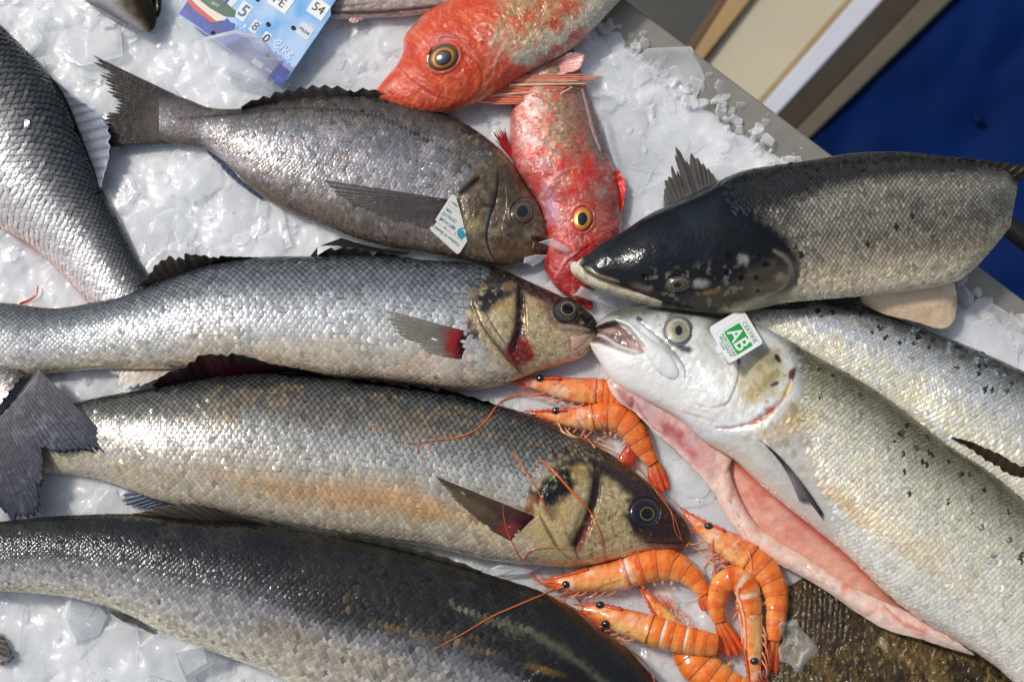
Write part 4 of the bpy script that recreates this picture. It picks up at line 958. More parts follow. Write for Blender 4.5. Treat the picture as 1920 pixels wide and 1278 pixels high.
# ------------------------------------------------------------------ black sea bream
ribsM = [(300,172,300,264),(345,184,340,272),(393,202,383,279),(453,204,425,307),(510,193,470,350),(567,183,525,388),(640,180,600,421),(720,184,680,450),(807,203,770,470),(873,233,840,482),(923,267,895,492),(957,302,932,497),(988,353,965,497),(1008,382,990,491),(1021,412,1010,481),(1029,437,1025,474),(1032,452,1031,465)]
opsM = [grad([(-1,(54,48,46)),(-.8,(84,78,76)),(-.4,(118,119,126)),(0,(146,146,152)),(.4,(142,138,138)),(.75,(112,102,94)),(1,(104,88,72))], met=[.2,.3,.45,.5,.45,.3,.2], rgh=.36),
  mottle((96,90,88), 34, .48, .68, .5, seed=141), mottle((186,178,180), 24, .52, .7, .45, seed=142, vr=(-.6,.8), ur=(.1,.75)), mottle((150,130,108), 16, .56, .72, .25, seed=143),
  line([(330,222),(433,215),(500,207),(570,203),(640,208),(720,222),(800,258),(860,296),(893,322)], 3.2, (44,40,38), .85, taper=False, dz=-.3),
  blob(440,300,60,16,30,(206,200,206),.5,.8), blob(340,228,40,40,0,(120,108,104),.6,.8),
  fill([(893,318),(940,290),(962,312),(990,355),(1010,385),(1034,440),(1034,470),(1005,494),(950,500),(905,494),(872,450),(858,385),(870,350)], (98,82,60), .9, 9, met=.2, rgh=.36),
  mottle((150,134,104), 8, .5, .7, .6, seed=145, ur=(.72,1.2), met=.4), mottle((60,48,36), 16, .5, .68, .6, seed=146, ur=(.72,1.2)), blob(970,470,50,20,0,(118,80,44),.6,.8), blob(950,340,30,40,-30,(66,56,46),.7,.8),
  blob(915,415,6,24,12,(150,152,164),.7,.6), line([(934,320),(930,372),(920,405),(912,440)], 4, (60,50,40), .6, dz=-.6), blob(890,425,20,16,0,(176,160,110),.5,.7,met=.5),
  line([(865,362),(880,350),(899,334)], 7, (14,12,12), .95, dz=-1.4), line([(905,385),(922,386)], 4, (24,20,18), .8),
  line([(1032,458),(1016,452),(1000,447)], 3.5, (40,28,24), .9, dz=-.9), fill([(998,440),(1020,444),(1032,452),(1030,462),(1002,452)], (70,44,38), .8, 4), line([(985,440),(1000,436),(1015,438)], 4, (140,134,124), .6),
  line([(896,474),(940,494),(1000,492)], 4, (160,110,70), .6), step([(945,330),(948,390),(940,430),(955,460),(985,470)], .6, 26, -1), socket(981,397,22,24,25,.9,(90,80,66)), rough_dz(5, .1)]
M_ = Fish('sea_bream', 'dark grey sea bream with a torn tail and a white quality tag at its gill', 'fish', ribsM, [6]*9+[8,9,10,10,10,9,8,8], .42, opsM, M_BASS, ns=420, nt=120)
M_.scales(7.5, 54, rgrad=[(-1,.4),(-.3,.42),(.3,.5),(1,.6)], exclude=[[(885,310),(905,300),(950,280),(1050,350),(1060,520),(900,520),(862,450),(850,380)]], lift=.5, lite=1.25, jit=.16, wob=.06)
M_.plate('gill_cover', [(906,326),(884,346),(863,364),(860,378),(866,405),(873,436),(888,465),(910,489)], [(934,322),(934,345),(930,374),(920,403),(913,432),(914,455),(920,475),(930,492)], 2.2, 1.0, 60, 26, border=(1,1,0,0))
M_.plate('upper_lip', [(1033,450),(1018,441),(998,436)], [(1032,458),(1018,451),(1000,446)], .9, .5, 20, 10)
M_.plate('lower_lip', [(1031,462),(1016,456),(1000,452)], [(1025,476),(1010,474),(996,468)], .6, .5, 20, 10)
M_.eye(981,397,22,24,25,[(0,(40,44,48)),(.55,(60,56,50)),(.68,(110,92,66)),(.8,(70,58,44)),(.92,(30,28,28)),(1.08,(110,100,86))],(.50,.60,(150,130,100),(110,90,64),-.08,0),(.48,(24,30,38),-.08,0,.9),.36)
fin('tail_fin', [(350,188),(346,205),(344,222),(342,240),(340,256),(338,268)], [(165,99),(178,128),(198,170),(214,201),(194,216),(180,245),(190,275),(215,273)], M_.root, 6, 7, 26, (66,58,54), (46,42,40), (28,26,25), jag=.08, amp=.35, met=.05, ops=[blob(300,230,40,50,0,(110,98,92),.5,.8)])
fin('dorsal_fin', [(453,206),(500,196),(567,186),(640,183),(720,187),(800,204),(838,218)], [(452,201),(475,184),(515,171),(587,157),(650,160),(712,170),(790,194),(838,214)], M_.root, [7,8,8], [12,14,12], 17, (66,60,60), (86,80,78), (36,34,34), jag=.16, amp=.6, spiky=True, alpha=(1,1))
fin('pectoral_fin', [(842,374),(838,390),(830,406),(816,424)], [(604,337),(612,353),(640,374),(690,398),(740,414),(795,428)], M_.root, 0, 0, 18, (62,56,54), (112,106,104), (52,48,46), jag=.06, amp=.2, drape=.5, alpha=(.95,.35), only=M_.bvh)
fin('anal_fin', [(388,281),(417,302),(450,335),(492,369)], [(391,288),(411,310),(440,339),(488,374)], M_.root, 5, 3, 10, (60,70,96), (90,100,124), (36,40,54), jag=.1, amp=.3)
fin('pelvic_fin', [(640,446),(700,463),(770,474)], [(600,461),(640,463),(740,479)], M_.root, 5, 7, 7, (34,32,34), (50,48,50), (24,22,24), jag=.1)

# ------------------------------------------------------------------ salmon 3 (under the others)
SV = [(-1,(50,52,52)),(-.8,(92,94,92)),(-.55,(176,178,176)),(-.2,(214,214,210)),(.2,(226,220,198)),(.6,(232,224,200)),(1,(214,208,196))]
def spots(n, u0, u1, v0, v1, r, seed, rgb=(24,24,26), a=.95):
    """scattered dark marks placed in the body's own (u, v)"""
    rr = np.random.default_rng(seed); us = rr.uniform(u0, u1, n); vs_ = v0 + (v1 - v0) * rr.random(n) ** 1.4; rs = r * rr.uniform(.55, 1.25, n)
    def f(q):
        for a_, b_, c_ in zip(us, vs_, rs):
            k = (np.abs(q.u - a_) < .05) & (np.abs(q.v - b_) < .12)
            if not k.any(): continue
            i = np.argmin((q.u[k] - a_) ** 2 * 9 + (q.v[k] - b_) ** 2); x0 = q.px[k][i]; y0 = q.py[k][i]
            d = np.hypot(q.px[k] - x0, q.py[k] - y0) + (fbm(q.px[k] / 4, q.py[k] / 4, 3) - .5) * c_ * 1.6
            al = np.zeros(q.px.shape); al[k] = (1 - sm(c_ * .6, c_ * 1.1, d)) * a
            _mix(q, al, rgb, met=.05)
    return f
ribsS3 = [(2060,760,1960,1010),(1920,696,1850,930),(1813,648,1760,860),(1747,623,1690,800),(1650,586,1610,750),(1580,562,1530,700),(1500,548,1460,660),(1430,555,1400,630),(1380,575,1360,615)]
opsS3 = [grad(SV, met=[.2,.3,.5,.55,.5,.45,.4], rgh=.36), mottle((226,216,180), 12, .45, .65, .5, seed=161, vr=(-.2,.8), met=.5), mottle((196,206,226), 14, .6, .75, .4, seed=162), spots(60,.05,.95,-.93,-.42,4.4,7), rough_dz(6,.08)]
S3 = Fish('salmon', 'silver salmon lying under the other two, only its spotted flank showing', 'fish', ribsS3, 6, .5, opsS3, M_SALM, ns=300, nt=120, dense=0, group='salmon on the ice')
S3.scales(10, 50, lift=.4, rgrad=[(-1,.4),(-.5,.5),(-.1,.72),(1,.8)], lite=1.2, jit=.12, wob=.06, mscale=.7)
fin('dorsal_fin', [(1782,822),(1812,845),(1850,880),(1885,905),(1925,925)], [(1786,819),(1822,828),(1868,846),(1905,866),(1940,880)], S3.root, 22, [28,33], 9, (52,42,32), (70,56,42), (30,24,20), jag=.05, amp=.6)

# ------------------------------------------------------------------ salmon 2: open mouth, slit belly
ribsS2 = [(2090,1120,1990,1330),(1990,1010,1925,1300),(1920,938,1868,1250),(1850,880,1795,1200),(1780,836,1725,1160),(1715,785,1660,1110),(1650,737,1595,1046),(1590,700,1540,1000),(1530,668,1480,953),(1470,632,1430,912),(1420,609,1375,860),(1370,598,1320,826),(1320,586,1265,780),(1264,574,1205,748),(1215,570,1165,727),(1180,574,1140,705),(1149,583,1122,675),(1130,597,1110,655),(1116,612,1105,641)]
mouth = [(1110,616),(1124,611),(1139,606),(1156,604),(1176,612),(1194,632),(1210,657),(1192,663),(1161,655),(1139,646),(1120,641),(1106,638)]
S2V = [(-1,(84,80,66)),(-.8,(126,120,98)),(-.5,(196,192,172)),(-.2,(222,218,202)),(.2,(228,224,208)),(.6,(230,226,214)),(.85,(232,226,216)),(1,(238,222,210))]
opsS2 = [grad(S2V, met=[.2,.3,.5,.55,.5,.45,.25,.1], rgh=.36, warp=.06), mottle((232,222,180), 14, .45, .65, .45, seed=171, vr=(-.5,.6), ur=(0,.62), met=.5),
  mottle((196,190,176), 44, .5, .7, .45, seed=172, vr=(.0,.8), ur=(0,.62)), blob(1680,1000,170,30,38,(238,202,150),.45,1.0,nz=.6,met=.4), blob(1575,935,90,14,42,(232,190,130),.55,.8,met=.5),  # the two gold blobs are a warm reflection put into the skin colour
  spots(46,.03,.60,-.95,-.35,4.6,31), spots(10,.05,.5,-.4,-.1,3.6,33),
  fill([(1105,605),(1150,575),(1264,566),(1347,585),(1425,605),(1470,640),(1495,700),(1482,760),(1400,805),(1300,830),(1190,760),(1140,715),(1100,650)], (232,235,236), .95, 16, met=.04, rgh=.3),
  line([(1118,612),(1150,586),(1200,574),(1264,572),(1330,586),(1400,606)], 20, (112,112,98), .85, taper=False, nz=.7), line([(1140,595),(1180,580),(1230,574)], 10, (84,84,74), .6),
  mottle((176,180,180), 18, .5, .7, .5, seed=175, ur=(.62,1.1), vr=(-.9,-.1)), blob(1330,640,34,30,0,(192,190,176),.6,.8), blob(1300,598,50,12,8,(128,122,96),.6,.7), blob(1225,600,40,12,15,(196,196,188),.5,.7),
  blob(1255,660,26,14,30,(150,152,140),.6,.7), blob(1285,655,14,8,20,(60,60,56),.7,.6), blob(1330,610,22,10,10,(150,140,104),.6,.7),
  blob(1430,700,52,56,20,(196,184,140),.92,.45), mottle((150,132,76), 16, .45, .65, .75, seed=176, ur=(.60,.72), vr=(-.75,.5)), blob(1415,742,32,18,-10,(186,150,70),.6,.8), blob(1440,668,34,16,30,(136,126,96),.6,.8),
  blob(1458,671,10,5,60,(26,14,14),.95,.4,nz=.5), blob(1452,720,10,4.5,-22,(30,14,16),.97,.35,nz=.2), blob(1345,600,11,5,18,(40,34,30),.9,.4), blob(1385,678,5,7,0,(40,24,22),.9,.4),
  blob(1484,700,6,14,18,(110,24,30),.95,.5,nz=.5), line([(1492,690),(1486,712)], 4, (70,16,22), .8),
  line([(1345,802),(1385,800),(1425,785),(1450,766),(1470,745),(1482,716)], 5, (176,84,80), .7, dz=-1.6, nz=.7), line([(1405,796),(1438,778),(1452,762)], 4, (190,50,48), .8, nz=.8), mottle((206,200,190), 12, .5, .7, .5, seed=177, ur=(.62,1.1), vr=(-.3,.9)), rough_dz(9,.25,51,.62), rough_dz(4,.1,52,.62), line([(1355,812),(1400,812),(1450,790),(1475,765)], 8, (238,232,228), .45, dz=.5),
  line([(1248,760),(1300,778),(1350,790)], 1.8, (206,160,150), .6), line([(1250,745),(1310,770),(1370,780)], 1.6, (222,190,180), .6, dz=-.3), line([(1280,770),(1330,784)], 1.5, (200,170,160), .5, dz=-.3),
  line([(1302,757),(1330,764),(1362,757),(1374,735),(1386,700),(1384,676)], 2.2, (196,168,150), .5, dz=-.5, nz=.8), step([(1386,672),(1385,705),(1376,735),(1362,757),(1335,764)], .9, 40, 1),
  blob(1476,730,10,22,25,(226,206,140),.7,.5), blob(1490,790,50,26,-20,(236,206,150),.5,.8,met=.4), line([(1425,820),(1450,812),(1490,818)], 7, (226,196,140), .6),
  fill([(1410,832),(1500,815),(1560,950),(1555,1000),(1480,930)], (214,206,206), .35, 20),
  fill([(1113,608),(1150,580),(1200,571),(1264,570),(1330,584),(1400,604),(1385,636),(1330,622),(1290,604),(1240,592),(1190,594),(1150,604),(1125,616)], (98,101,90), .85, 14, nz=9), mottle((84,86,74), 9, .6, .75, .5, seed=179, ur=(.62,1.2), vr=(-1.1,-.5)), blob(1303,612,30,24,30,(226,228,226),.6,.7), line([(1200,604),(1232,630),(1262,658),(1284,690),(1285,708)], 3, (104,104,96), .75, dz=-.9), line([(1240,655),(1252,668)], 6, (120,118,106), .5), blob(1283,652,20,6,12,(52,52,48),.8,.5), blob(1112,630,9,5,20,(30,24,22),.9,.5,dz=-1.5), line([(1116,612),(1136,600),(1158,594)], 5, (206,208,204), .6), line([(1320,640),(1345,670),(1340,700)], 5, (170,172,164), .5), mottle((236,226,190), 8, .62, .76, .5, seed=180, ur=(.62,1.1), vr=(-.4,.6), met=.4),
  blob(1199,597,7,5,15,(56,56,60),.9,.4,dz=-.8,nz=.2), 
  fill(mouth, (84,52,50), .97, 4, dz=-9.5, nz=2, met=0), blob(1190,648,22,8,36,(196,160,154),.75,.6), blob(1158,622,22,7,14,(150,108,98),.7,.6), blob(1114,626,10,9,0,(34,26,26),.8,.6), blob(1142,620,14,6,-8,(206,170,150),.5,.6), line([(1120,621),(1140,612),(1160,610),(1182,626),(1206,655)], 3, (150,120,104), .6),
  line([(1108,640),(1124,628),(1160,648),(1196,660)], 4, (232,222,216), .7, dz=.8),
  fill([(1105,645),(1140,650),(1200,665),(1250,705),(1300,760),(1240,765),(1180,735),(1140,708),(1110,665)], (240,238,234), .8, 12), blob(1112,650,12,10,0,(228,216,196),.7,.7),
  line([(1145,712),(1192,740),(1252,770),(1300,800)], 4, (226,180,170), .5), rough_dz(6,.06)]
S2 = Fish('salmon', 'pale salmon with gaping mouth and slit pink belly, green certification tag on its head', 'fish', ribsS2, [22]*11+[21,20,19,18,17,16,15,14], .48, opsS2, M_SALM, ns=520, nt=130, dense=.35, group='salmon on the ice')
S2.scales(9.0, 62, exclude=[[(1090,560),(1410,590),(1440,606),(1480,640),(1500,700),(1500,760),(1450,800),(1440,830),(1330,840),(1090,700)], [(1370,850),(1430,800),(1500,810),(1570,1000),(1555,1010)]], lift=.4, rgrad=[(-1,.25),(-.6,.36),(-.2,.52),(.2,.66),(1,.86)], lite=1.16, jit=.11, wob=.05, th0=.05)
S2.plate('upper_jaw', [(1150,596),(1180,604),(1207,624),(1236,646),(1260,668),(1271,690),(1273,706)], [(1164,612),(1184,628),(1200,648),(1212,668),(1226,690),(1244,706),(1266,712)], 1.8, 1.6, 60, 20, ops=[lambda q: q.col.__iadd__(lin((234,236,236))), mottle((206,208,206), 8, .55, .72, .4, seed=181), blob(1255,690,14,10,40,(236,236,232),.6,.7), lambda q: q.rgh.__iadd__(-.12)], edge=.3)
S2.eye(1271,619,27,27,0,[(0,(96,92,78)),(.45,(176,166,138)),(.7,(200,194,172)),(.82,(150,154,152)),(.92,(96,100,100)),(1.08,(150,152,148))],(.26,.66,(170,156,124),(206,198,172),.02,0),(.34,(14,16,26),.06,0,.72),.36)
# pectoral fin
fin('pectoral_fin', [(1424,824),(1430,829),(1437,835),(1442,842)], [(1556,990),(1545,965),(1524,956),(1502,945)], S2.root, 0, 0, 9, (60,52,46), (120,108,112), (36,32,30), jag=.1, amp=.6, drape=1.6, only=S2.bvh, alpha=(1,1), mid=(2,-10), ops=[line([(1428,822),(1460,835),(1494,872),(1524,926),(1556,988)], 6, (26,26,24), .9, taper=False), blob(1478,905,20,40,-35,(176,164,176),.6,.8)])
# slit belly: cavity wall and the far belly flap
slit = [(1149,708),(1191,738),(1218,752),(1268,779),(1295,798),(1330,826),(1375,853),(1400,878),(1432,908),(1482,948),(1537,992),(1582,1026),(1632,1076),(1682,1123),(1749,1167),(1795,1194)]
bound = [(1360,868),(1366,902),(1383,942),(1410,985),(1447,1012),(1507,1049),(1563,1085),(1613,1112),(1660,1134),(1700,1152),(1770,1185)]
outer = [(1144,712),(1149,732),(1163,751),(1189,768),(1205,785),(1230,810),(1268,843),(1305,880),(1330,910),(1355,945),(1382,987),(1424,1029),(1467,1055),(1513,1079),(1563,1109),(1613,1145),(1673,1180),(1723,1192),(1780,1209),(1827,1222)]
def ruled(name, A, B, na, nb, zf, ops, mat, parent, thick=0., rgh=.3):
    a = curve(A, na); b = curve(B, na); t = np.linspace(0, 1, nb)
    px = a[:, None, 0] * (1 - t) + b[:, None, 0] * t; py = a[:, None, 1] * (1 - t) + b[:, None, 1] * t
    u = np.linspace(0, 1, na)[:, None] * np.ones(nb); v = np.ones((na, 1)) * t
    q = evalp(ops, px, py, u, v)
    z = zf(u, v, px, py) * .001 + q.dz
    V = W(px, py, z).reshape(-1, 3); F = gridF(na, nb)
    o = mk(name, V, F, mat, parent, q.col.reshape(-1, 3), {'rgh': q.rgh.ravel(), 'met': q.met.ravel()})
    SURF.append(BVHTree.FromPolygons([tuple(x) for x in V], [tuple(x) for x in F]))
    if thick: solid(o, thick, -1)
    return o
def cset(rgb, rgh=.3, met=0.):
    def f(q): q.col[:] = lin(rgb); q.rgh[:] = rgh; q.met[:] = met
    return f
ruled('belly_cavity', [(x + 10, y - 12) for x, y in slit[6:]], [(x - 8, y + 6) for x, y in bound], 120, 40, lambda u, v, x, y: 20 - 15 * np.sin(np.pi * np.minimum(v * .62, .5)) + .5 * (fbm(u * 22, v * 3, 8) - .5) * v,
  [cset((236,176,154), .36), mottle((222,132,110), 50, .5, .7, .6, seed=191), mottle((236,164,140), 26, .5, .7, .6, seed=192, stretch=.4), line([(1375,862),(1440,915),(1520,985),(1600,1050),(1680,1120)], 10, (190,60,46), .8, taper=False), blob(1420,930,26,40,-40,(214,100,78),.6,.8), line([(1400,905),(1425,960)], 4, (238,170,150), .6), line([(1440,930),(1465,990)], 4, (236,160,140), .5), rough_dz(20,.5)], M_PALE, S2.root, .0015)
A_f = curve(slit[:7], 40)[:-1].tolist() + curve(bound, 60).tolist()
ruled('belly_flap', [(x + (4 if i < 39 else 0), y - (5 if i < 39 else 0)) for i, (x, y) in enumerate(A_f)], outer, 190, 30, lambda u, v, x, y: np.interp(u, [0, .25, .5, 1], [15, 10, 6.5, 15]) + np.interp(u, [0, .3, .5, 1], [3, 4, 5, 4]) * np.sin(np.pi * (.12 + .80 * v)) + 1.0 * (fbm(u * 14, v * 2, 5) - .5) * 2,
  [cset((242,208,192), .25), mottle((232,168,152), 18, .5, .7, .6, seed=195, stretch=.6), mottle((244,220,206), 12, .5, .68, .6, seed=196), fill([(1150,720),(1191,746),(1268,790),(1330,840),(1345,900),(1300,870),(1200,775)], (214,160,160), .7, 10, nz=6), blob(1255,805,34,14,40,(166,60,56),.7,.7,nz=.7), blob(1215,768,12,26,-40,(216,176,190),.6,.7), blob(1285,835,10,40,-42,(196,80,76),.6,.6), blob(1300,825,20,14,0,(206,180,196),.5,.7), line([(1186,762),(1184,745)], 5, (160,40,50), .8), line([(1160,730),(1172,745),(1184,757)], 6, (190,90,96), .7), line([(1195,755),(1215,790),(1240,810)], 3, (150,60,66), .6),
   line(outer, 4, (240,214,200), .6, taper=False), blob(1587,1102,14,6,20,(226,120,90),.7,.7), line([(1370,865),(1368,900),(1362,930)], 7, (240,206,186), .8, dz=.8), blob(1690,1150,60,16,28,(240,200,190),.6,.7), line([(1655,1140),(1690,1165),(1730,1180)], 4, (216,120,106), .7), rough_dz(14,.6), rough_dz(5,.25,50)], M_PALE, S2.root, .0028)

# ------------------------------------------------------------------ salmon 1: dark head, cut at the right
ribsS1 = [(1908,340,1894,425),(1890,318,1870,455),(1840,302,1830,500),(1780,294,1790,528),(1680,285,1700,545),(1600,288,1615,555),(1520,301,1530,562),(1450,311,1460,570),(1400,319,1410,582),(1359,334,1360,588),(1319,356,1310,585),(1260,382,1250,577),(1213,404,1205,566),(1165,436,1165,555),(1125,457,1125,543),(1106,473,1100,532),(1090,484,1081,518),(1078,494,1074,508)]
opsS1 = [grad([(-1,(84,84,82)),(-.9,(70,70,68)),(-.75,(96,94,88)),(-.5,(136,132,120)),(-.28,(124,121,110)),(.15,(134,129,116)),(.45,(158,148,130)),(.7,(200,186,156)),(1,(226,210,184))], met=[.05,.05,.1,.35,.5,.5,.4,.2,.1], rgh=.36, warp=.07),
  fill([(1330,330),(1400,312),(1520,296),(1700,281),(1890,300),(1870,318),(1700,318),(1580,345),(1500,374),(1430,412),(1370,420)], (20,21,23), .93, 26, nz=16), mottle((60,58,52), 40, .5, .7, .5, seed=201, ur=(0,.6), vr=(-.5,.4)), line([(1830,310),(1700,318),(1560,335),(1480,360)], 12, (26,26,26), .75),
  mottle((96,72,52), 24, .62, .76, .5, seed=202, ur=(0,.6), vr=(0,.8)), spots(22,.2,.6,-.2,.5,3.4,203),
  fill([(1068,500),(1106,470),(1165,430),(1213,400),(1279,368),(1360,330),(1400,330),(1410,395),(1450,420),(1486,455),(1494,500),(1478,545),(1420,585),(1310,592),(1165,560)], (7,14,24), .97, 16, met=.0, rgh=.3, nz=6),
  blob(1300,415,36,24,20,(34,46,58),.6,.8), blob(1250,470,90,34,-12,(16,28,42),.5,.8), line([(1210,404),(1280,372),(1340,346)], 8, (70,74,74), .5), mottle((24,36,48), 40, .5, .7, .5, seed=204, ur=(.6,1.1)),
  fill([(1270,560),(1330,545),(1390,520),(1440,490),(1485,500),(1490,540),(1420,585),(1310,592)], (78,70,60), .75, 14, nz=10), mottle((130,122,108), 10, .56, .72, .6, seed=205, ur=(.6,.84), vr=(.25,1)),
  blob(1393,487,14,12,0,(150,148,138),.75,.6,nz=.6), blob(1463,520,14,12,0,(150,128,108),.7,.6), blob(1440,540,40,16,-18,(110,98,84),.6,.8),
  blob(1366,478,8,7,0,(10,10,12),.95,.4), blob(1362,510,5,5,0,(10,10,12),.95,.4), blob(1390,521,7,5,-20,(10,10,12),.95,.4), blob(1418,521,6,5,0,(10,10,12),.9,.4), blob(1435,495,9,6,0,(14,14,14),.9,.4), blob(1420,545,5,4,0,(14,14,14),.9,.4),
  line([(1452,470),(1472,482),(1484,502),(1480,528),(1462,545)], 6, (130,122,112), .7, dz=1.2), step([(1450,465),(1478,480),(1492,505),(1488,535),(1465,552),(1420,575)], 1.8, 36, 1), line([(1456,462),(1486,480),(1498,508),(1494,536)], 5, (40,36,32), .7, dz=-1.0),
  blob(1312,532,18,10,0,(150,154,150),.75,.7), blob(1200,540,24,10,20,(110,88,82),.6,.8), blob(1209,518,7,6,0,(8,9,12),.95,.4,dz=-1.), blob(1330,548,20,6,-12,(150,108,60),.5,.7),
  line([(1095,508),(1130,524),(1180,540),(1240,562),(1300,578)], 3.5, (30,26,22), .9, dz=-1.2), line([(1074,505),(1092,520),(1130,536),(1180,556),(1230,572)], 8, (196,184,160), .9, taper=False), line([(1098,500),(1120,516),(1160,528)], 4, (150,138,116), .7, dz=.6),
  blob(1082,492,12,9,-20,(220,212,196),.95,.5), blob(1075,502,6,8,0,(214,216,222),.9,.5), blob(1090,500,6,14,10,(30,28,28),.8,.6), blob(1094,512,12,10,30,(150,142,124),.8,.6),
  fill([(1600,545),(1500,556),(1420,582),(1400,590),(1340,592),(1400,566),(1480,545)], (200,186,160), .7, 10), rough_dz(7,.08)]
S1 = Fish('salmon', 'black-headed salmon lying over the tray edge, its tail end out past the rim', 'fish', ribsS1, [30]*12+[30,29,28,27,26,25], .52, opsS1, M_DARK, ns=430, nt=130, dense=.4, peak=.15, group='salmon on the ice')
S1.scales(9.2, 58, exclude=[[(1050,450),(1200,380),(1300,340),(1340,330),(1375,400),(1440,418),(1482,450),(1502,500),(1490,545),(1420,640),(1050,640)]], lift=.55, rgrad=[(-1,.5),(-.4,.12),(.2,.14),(.5,.4),(.7,.8),(1,.95)], ring=.66, lite=1.22, jit=.18, wob=.05)
S1.plate('gill_cover', [(1400,455),(1452,468),(1480,490),(1488,512),(1478,538),(1440,562),(1400,580)], [(1390,470),(1395,490),(1393,510),(1390,530),(1384,550),(1375,566),(1365,580)], 1.2, .8, 50, 24, border=(1,0,0,0))
S1.plate('lower_jaw', [(1070,494),(1078,490),(1092,500),(1105,514),(1140,530),(1190,546),(1245,566)], [(1069,501),(1073,512),(1084,523),(1106,537),(1146,552),(1190,566),(1235,577)], 1.2, 1.2, 60, 14, ops=[cset((200,190,168), .3), mottle((150,136,110), 9, .5, .68, .6, seed=211), blob(1078,495,12,8,0,(222,216,206),.8,.6), line([(1092,500),(1120,522),(1190,548)], 3, (96,80,60), .6)])
S1.eye(1272,533,25,14,-12,[(0,(30,26,22)),(.4,(70,60,44)),(.7,(96,84,62)),(.85,(50,46,42)),(1.08,(40,40,40))],(.34,.60,(120,104,72),(76,66,50),-.05,.1),(.34,(8,8,10),-.1,0,.8),.30, .5)
fin('pectoral_fin', [(1245,390),(1279,374),(1306,362),(1346,341)], [(1244,384),(1246,340),(1262,300),(1262,272),(1296,284),(1324,308),(1345,338)], S1.root, 24, [14,10,12,18], 15, (80,78,78), (96,90,86), (46,44,44), jag=.14, amp=.7)
fin('pectoral_fin', [(1530,552),(1505,566),(1480,572),(1412,575)], [(1531,556),(1510,577),(1468,580),(1416,580)], S1.root, 26, 24, 8, (30,24,18), (44,34,24), (18,14,12), jag=.03, amp=.6)
fin('pelvic_fin', [(1538,552),(1575,546),(1611,543)], [(1540,560),(1580,574),(1612,566)], S1.root, 25, 19, 6, (20,18,16), (30,26,22), (14,12,10), jag=.05)
fin('dorsal_fin', [(1800,300),(1830,318),(1865,332),(1910,340)], [(1806,296),(1850,300),(1900,306),(1950,314)], S1.root, 34, [37,40], 8, (30,27,24), (56,48,38), (22,20,18), jag=.05, amp=.8)
ruled('belly_flap', [(1612,535),(1660,537),(1720,534),(1788,528)], [(1618,560),(1660,586),(1715,602),(1768,616),(1784,600),(1786,560)], 60, 24, lambda u, v, x, y: 24 - 12 * v + 1.5 * np.sin(u * 6), [cset((232,206,172), .4), mottle((214,170,130), 20, .5, .7, .5, seed=215), rough_dz(6,.3)], M_PALE, S1.root, .003)

# ------------------------------------------------------------------ flatfish under the prawns at the lower right
ribsP = [(1440,1130,1440,1330),(1500,1085,1480,1420),(1580,1060,1560,1480),(1700,1080,1700,1500),(1850,1150,1850,1500),(1950,1220,1950,1480)]
opsP = [grad([(-1,(84,66,36)),(0,(92,74,40)),(1,(78,62,34))], met=0., rgh=.34), mottle((52,40,24), 22, .46, .64, .85, seed=221), mottle((128,106,58), 9, .55, .7, .7, seed=222), mottle((40,30,20), 60, .5, .68, .6, seed=223), spots(14,.1,.9,-.8,-.1,14,225,(88,76,34),.5), blob(1655,1205,8,16,-30,(160,146,116),.7,.6), fill([(1500,1090),(1570,1110),(1600,1160),(1560,1230),(1500,1200)], (58,44,26), .6, 26), line([(1508,1085),(1504,1140),(1500,1200)], 3.2, (38,28,18), .7, dz=-.8), line([(1517,1085),(1514,1140),(1510,1200)], 3.2, (38,28,18), .7, dz=-.8), line([(1526,1085),(1524,1140),(1520,1200)], 3.2, (38,28,18), .7, dz=-.8), line([(1535,1085),(1534,1140),(1530,1200)], 3.2, (38,28,18), .7, dz=-.8), line([(1544,1085),(1544,1140),(1540,1200)], 3.2, (38,28,18), .7, dz=-.8), line([(1553,1085),(1554,1140),(1550,1200)], 3.2, (38,28,18), .7, dz=-.8), line([(1562,1085),(1564,1140),(1560,1200)], 3.2, (38,28,18), .7, dz=-.8), line([(1571,1085),(1574,1140),(1570,1200)], 3.2, (38,28,18), .7, dz=-.8), line([(1580,1085),(1584,1140),(1580,1200)], 3.2, (38,28,18), .7, dz=-.8), rough_dz(9,.9), rough_dz(4,.5,60)]
P_ = Fish('flatfish', 'wet brown flatfish mostly hidden under the slit salmon at the lower right', 'fish', ribsP, 1, .10, opsP, M_FLAT, ns=340, nt=260, dense=0)

# ------------------------------------------------------------------ fish at the top edge
ribsH = [(240,-120,120,-110),(265,-60,140,-40),(285,-10,158,0),(293,18,193,24),(294,36,232,47),(290,52,260,60),(283,60,273,62)]
opsH = [grad([(-1,(30,24,18)),(-.5,(52,42,30)),(-.1,(120,108,96)),(.35,(186,178,172)),(.7,(150,150,156)),(1,(176,174,180))], met=.15, rgh=.28), mottle((70,58,40), 14, .5, .7, .5, seed=231, vr=(-1,.1)), blob(268,20,16,40,-18,(48,36,22),.6,.7), line([(160,0),(200,22),(240,46)], 4, (70,72,84), .6, dz=-.6)]
H_ = Fish('hake', 'dark-nosed fish head poking in from the top edge, left of the blue price card', 'fish', ribsH, 9, .6, opsH, M_DARK, ns=120, nt=70, dense=0)
H_.plate('lower_jaw', [(303,-30),(303,0),(302,20),(297,33)], [(286,-30),(288,0),(290,18),(292,32)], .6, 2.0, 24, 12, ops=[cset((22,20,18), .2)], mat=M_DARK)
ribsK = [(560,-60,590,8),(610,-60,620,34),(660,-60,660,37),(700,-60,700,34),(760,-60,762,31),(830,-60,830,22),(920,-70,920,5)]
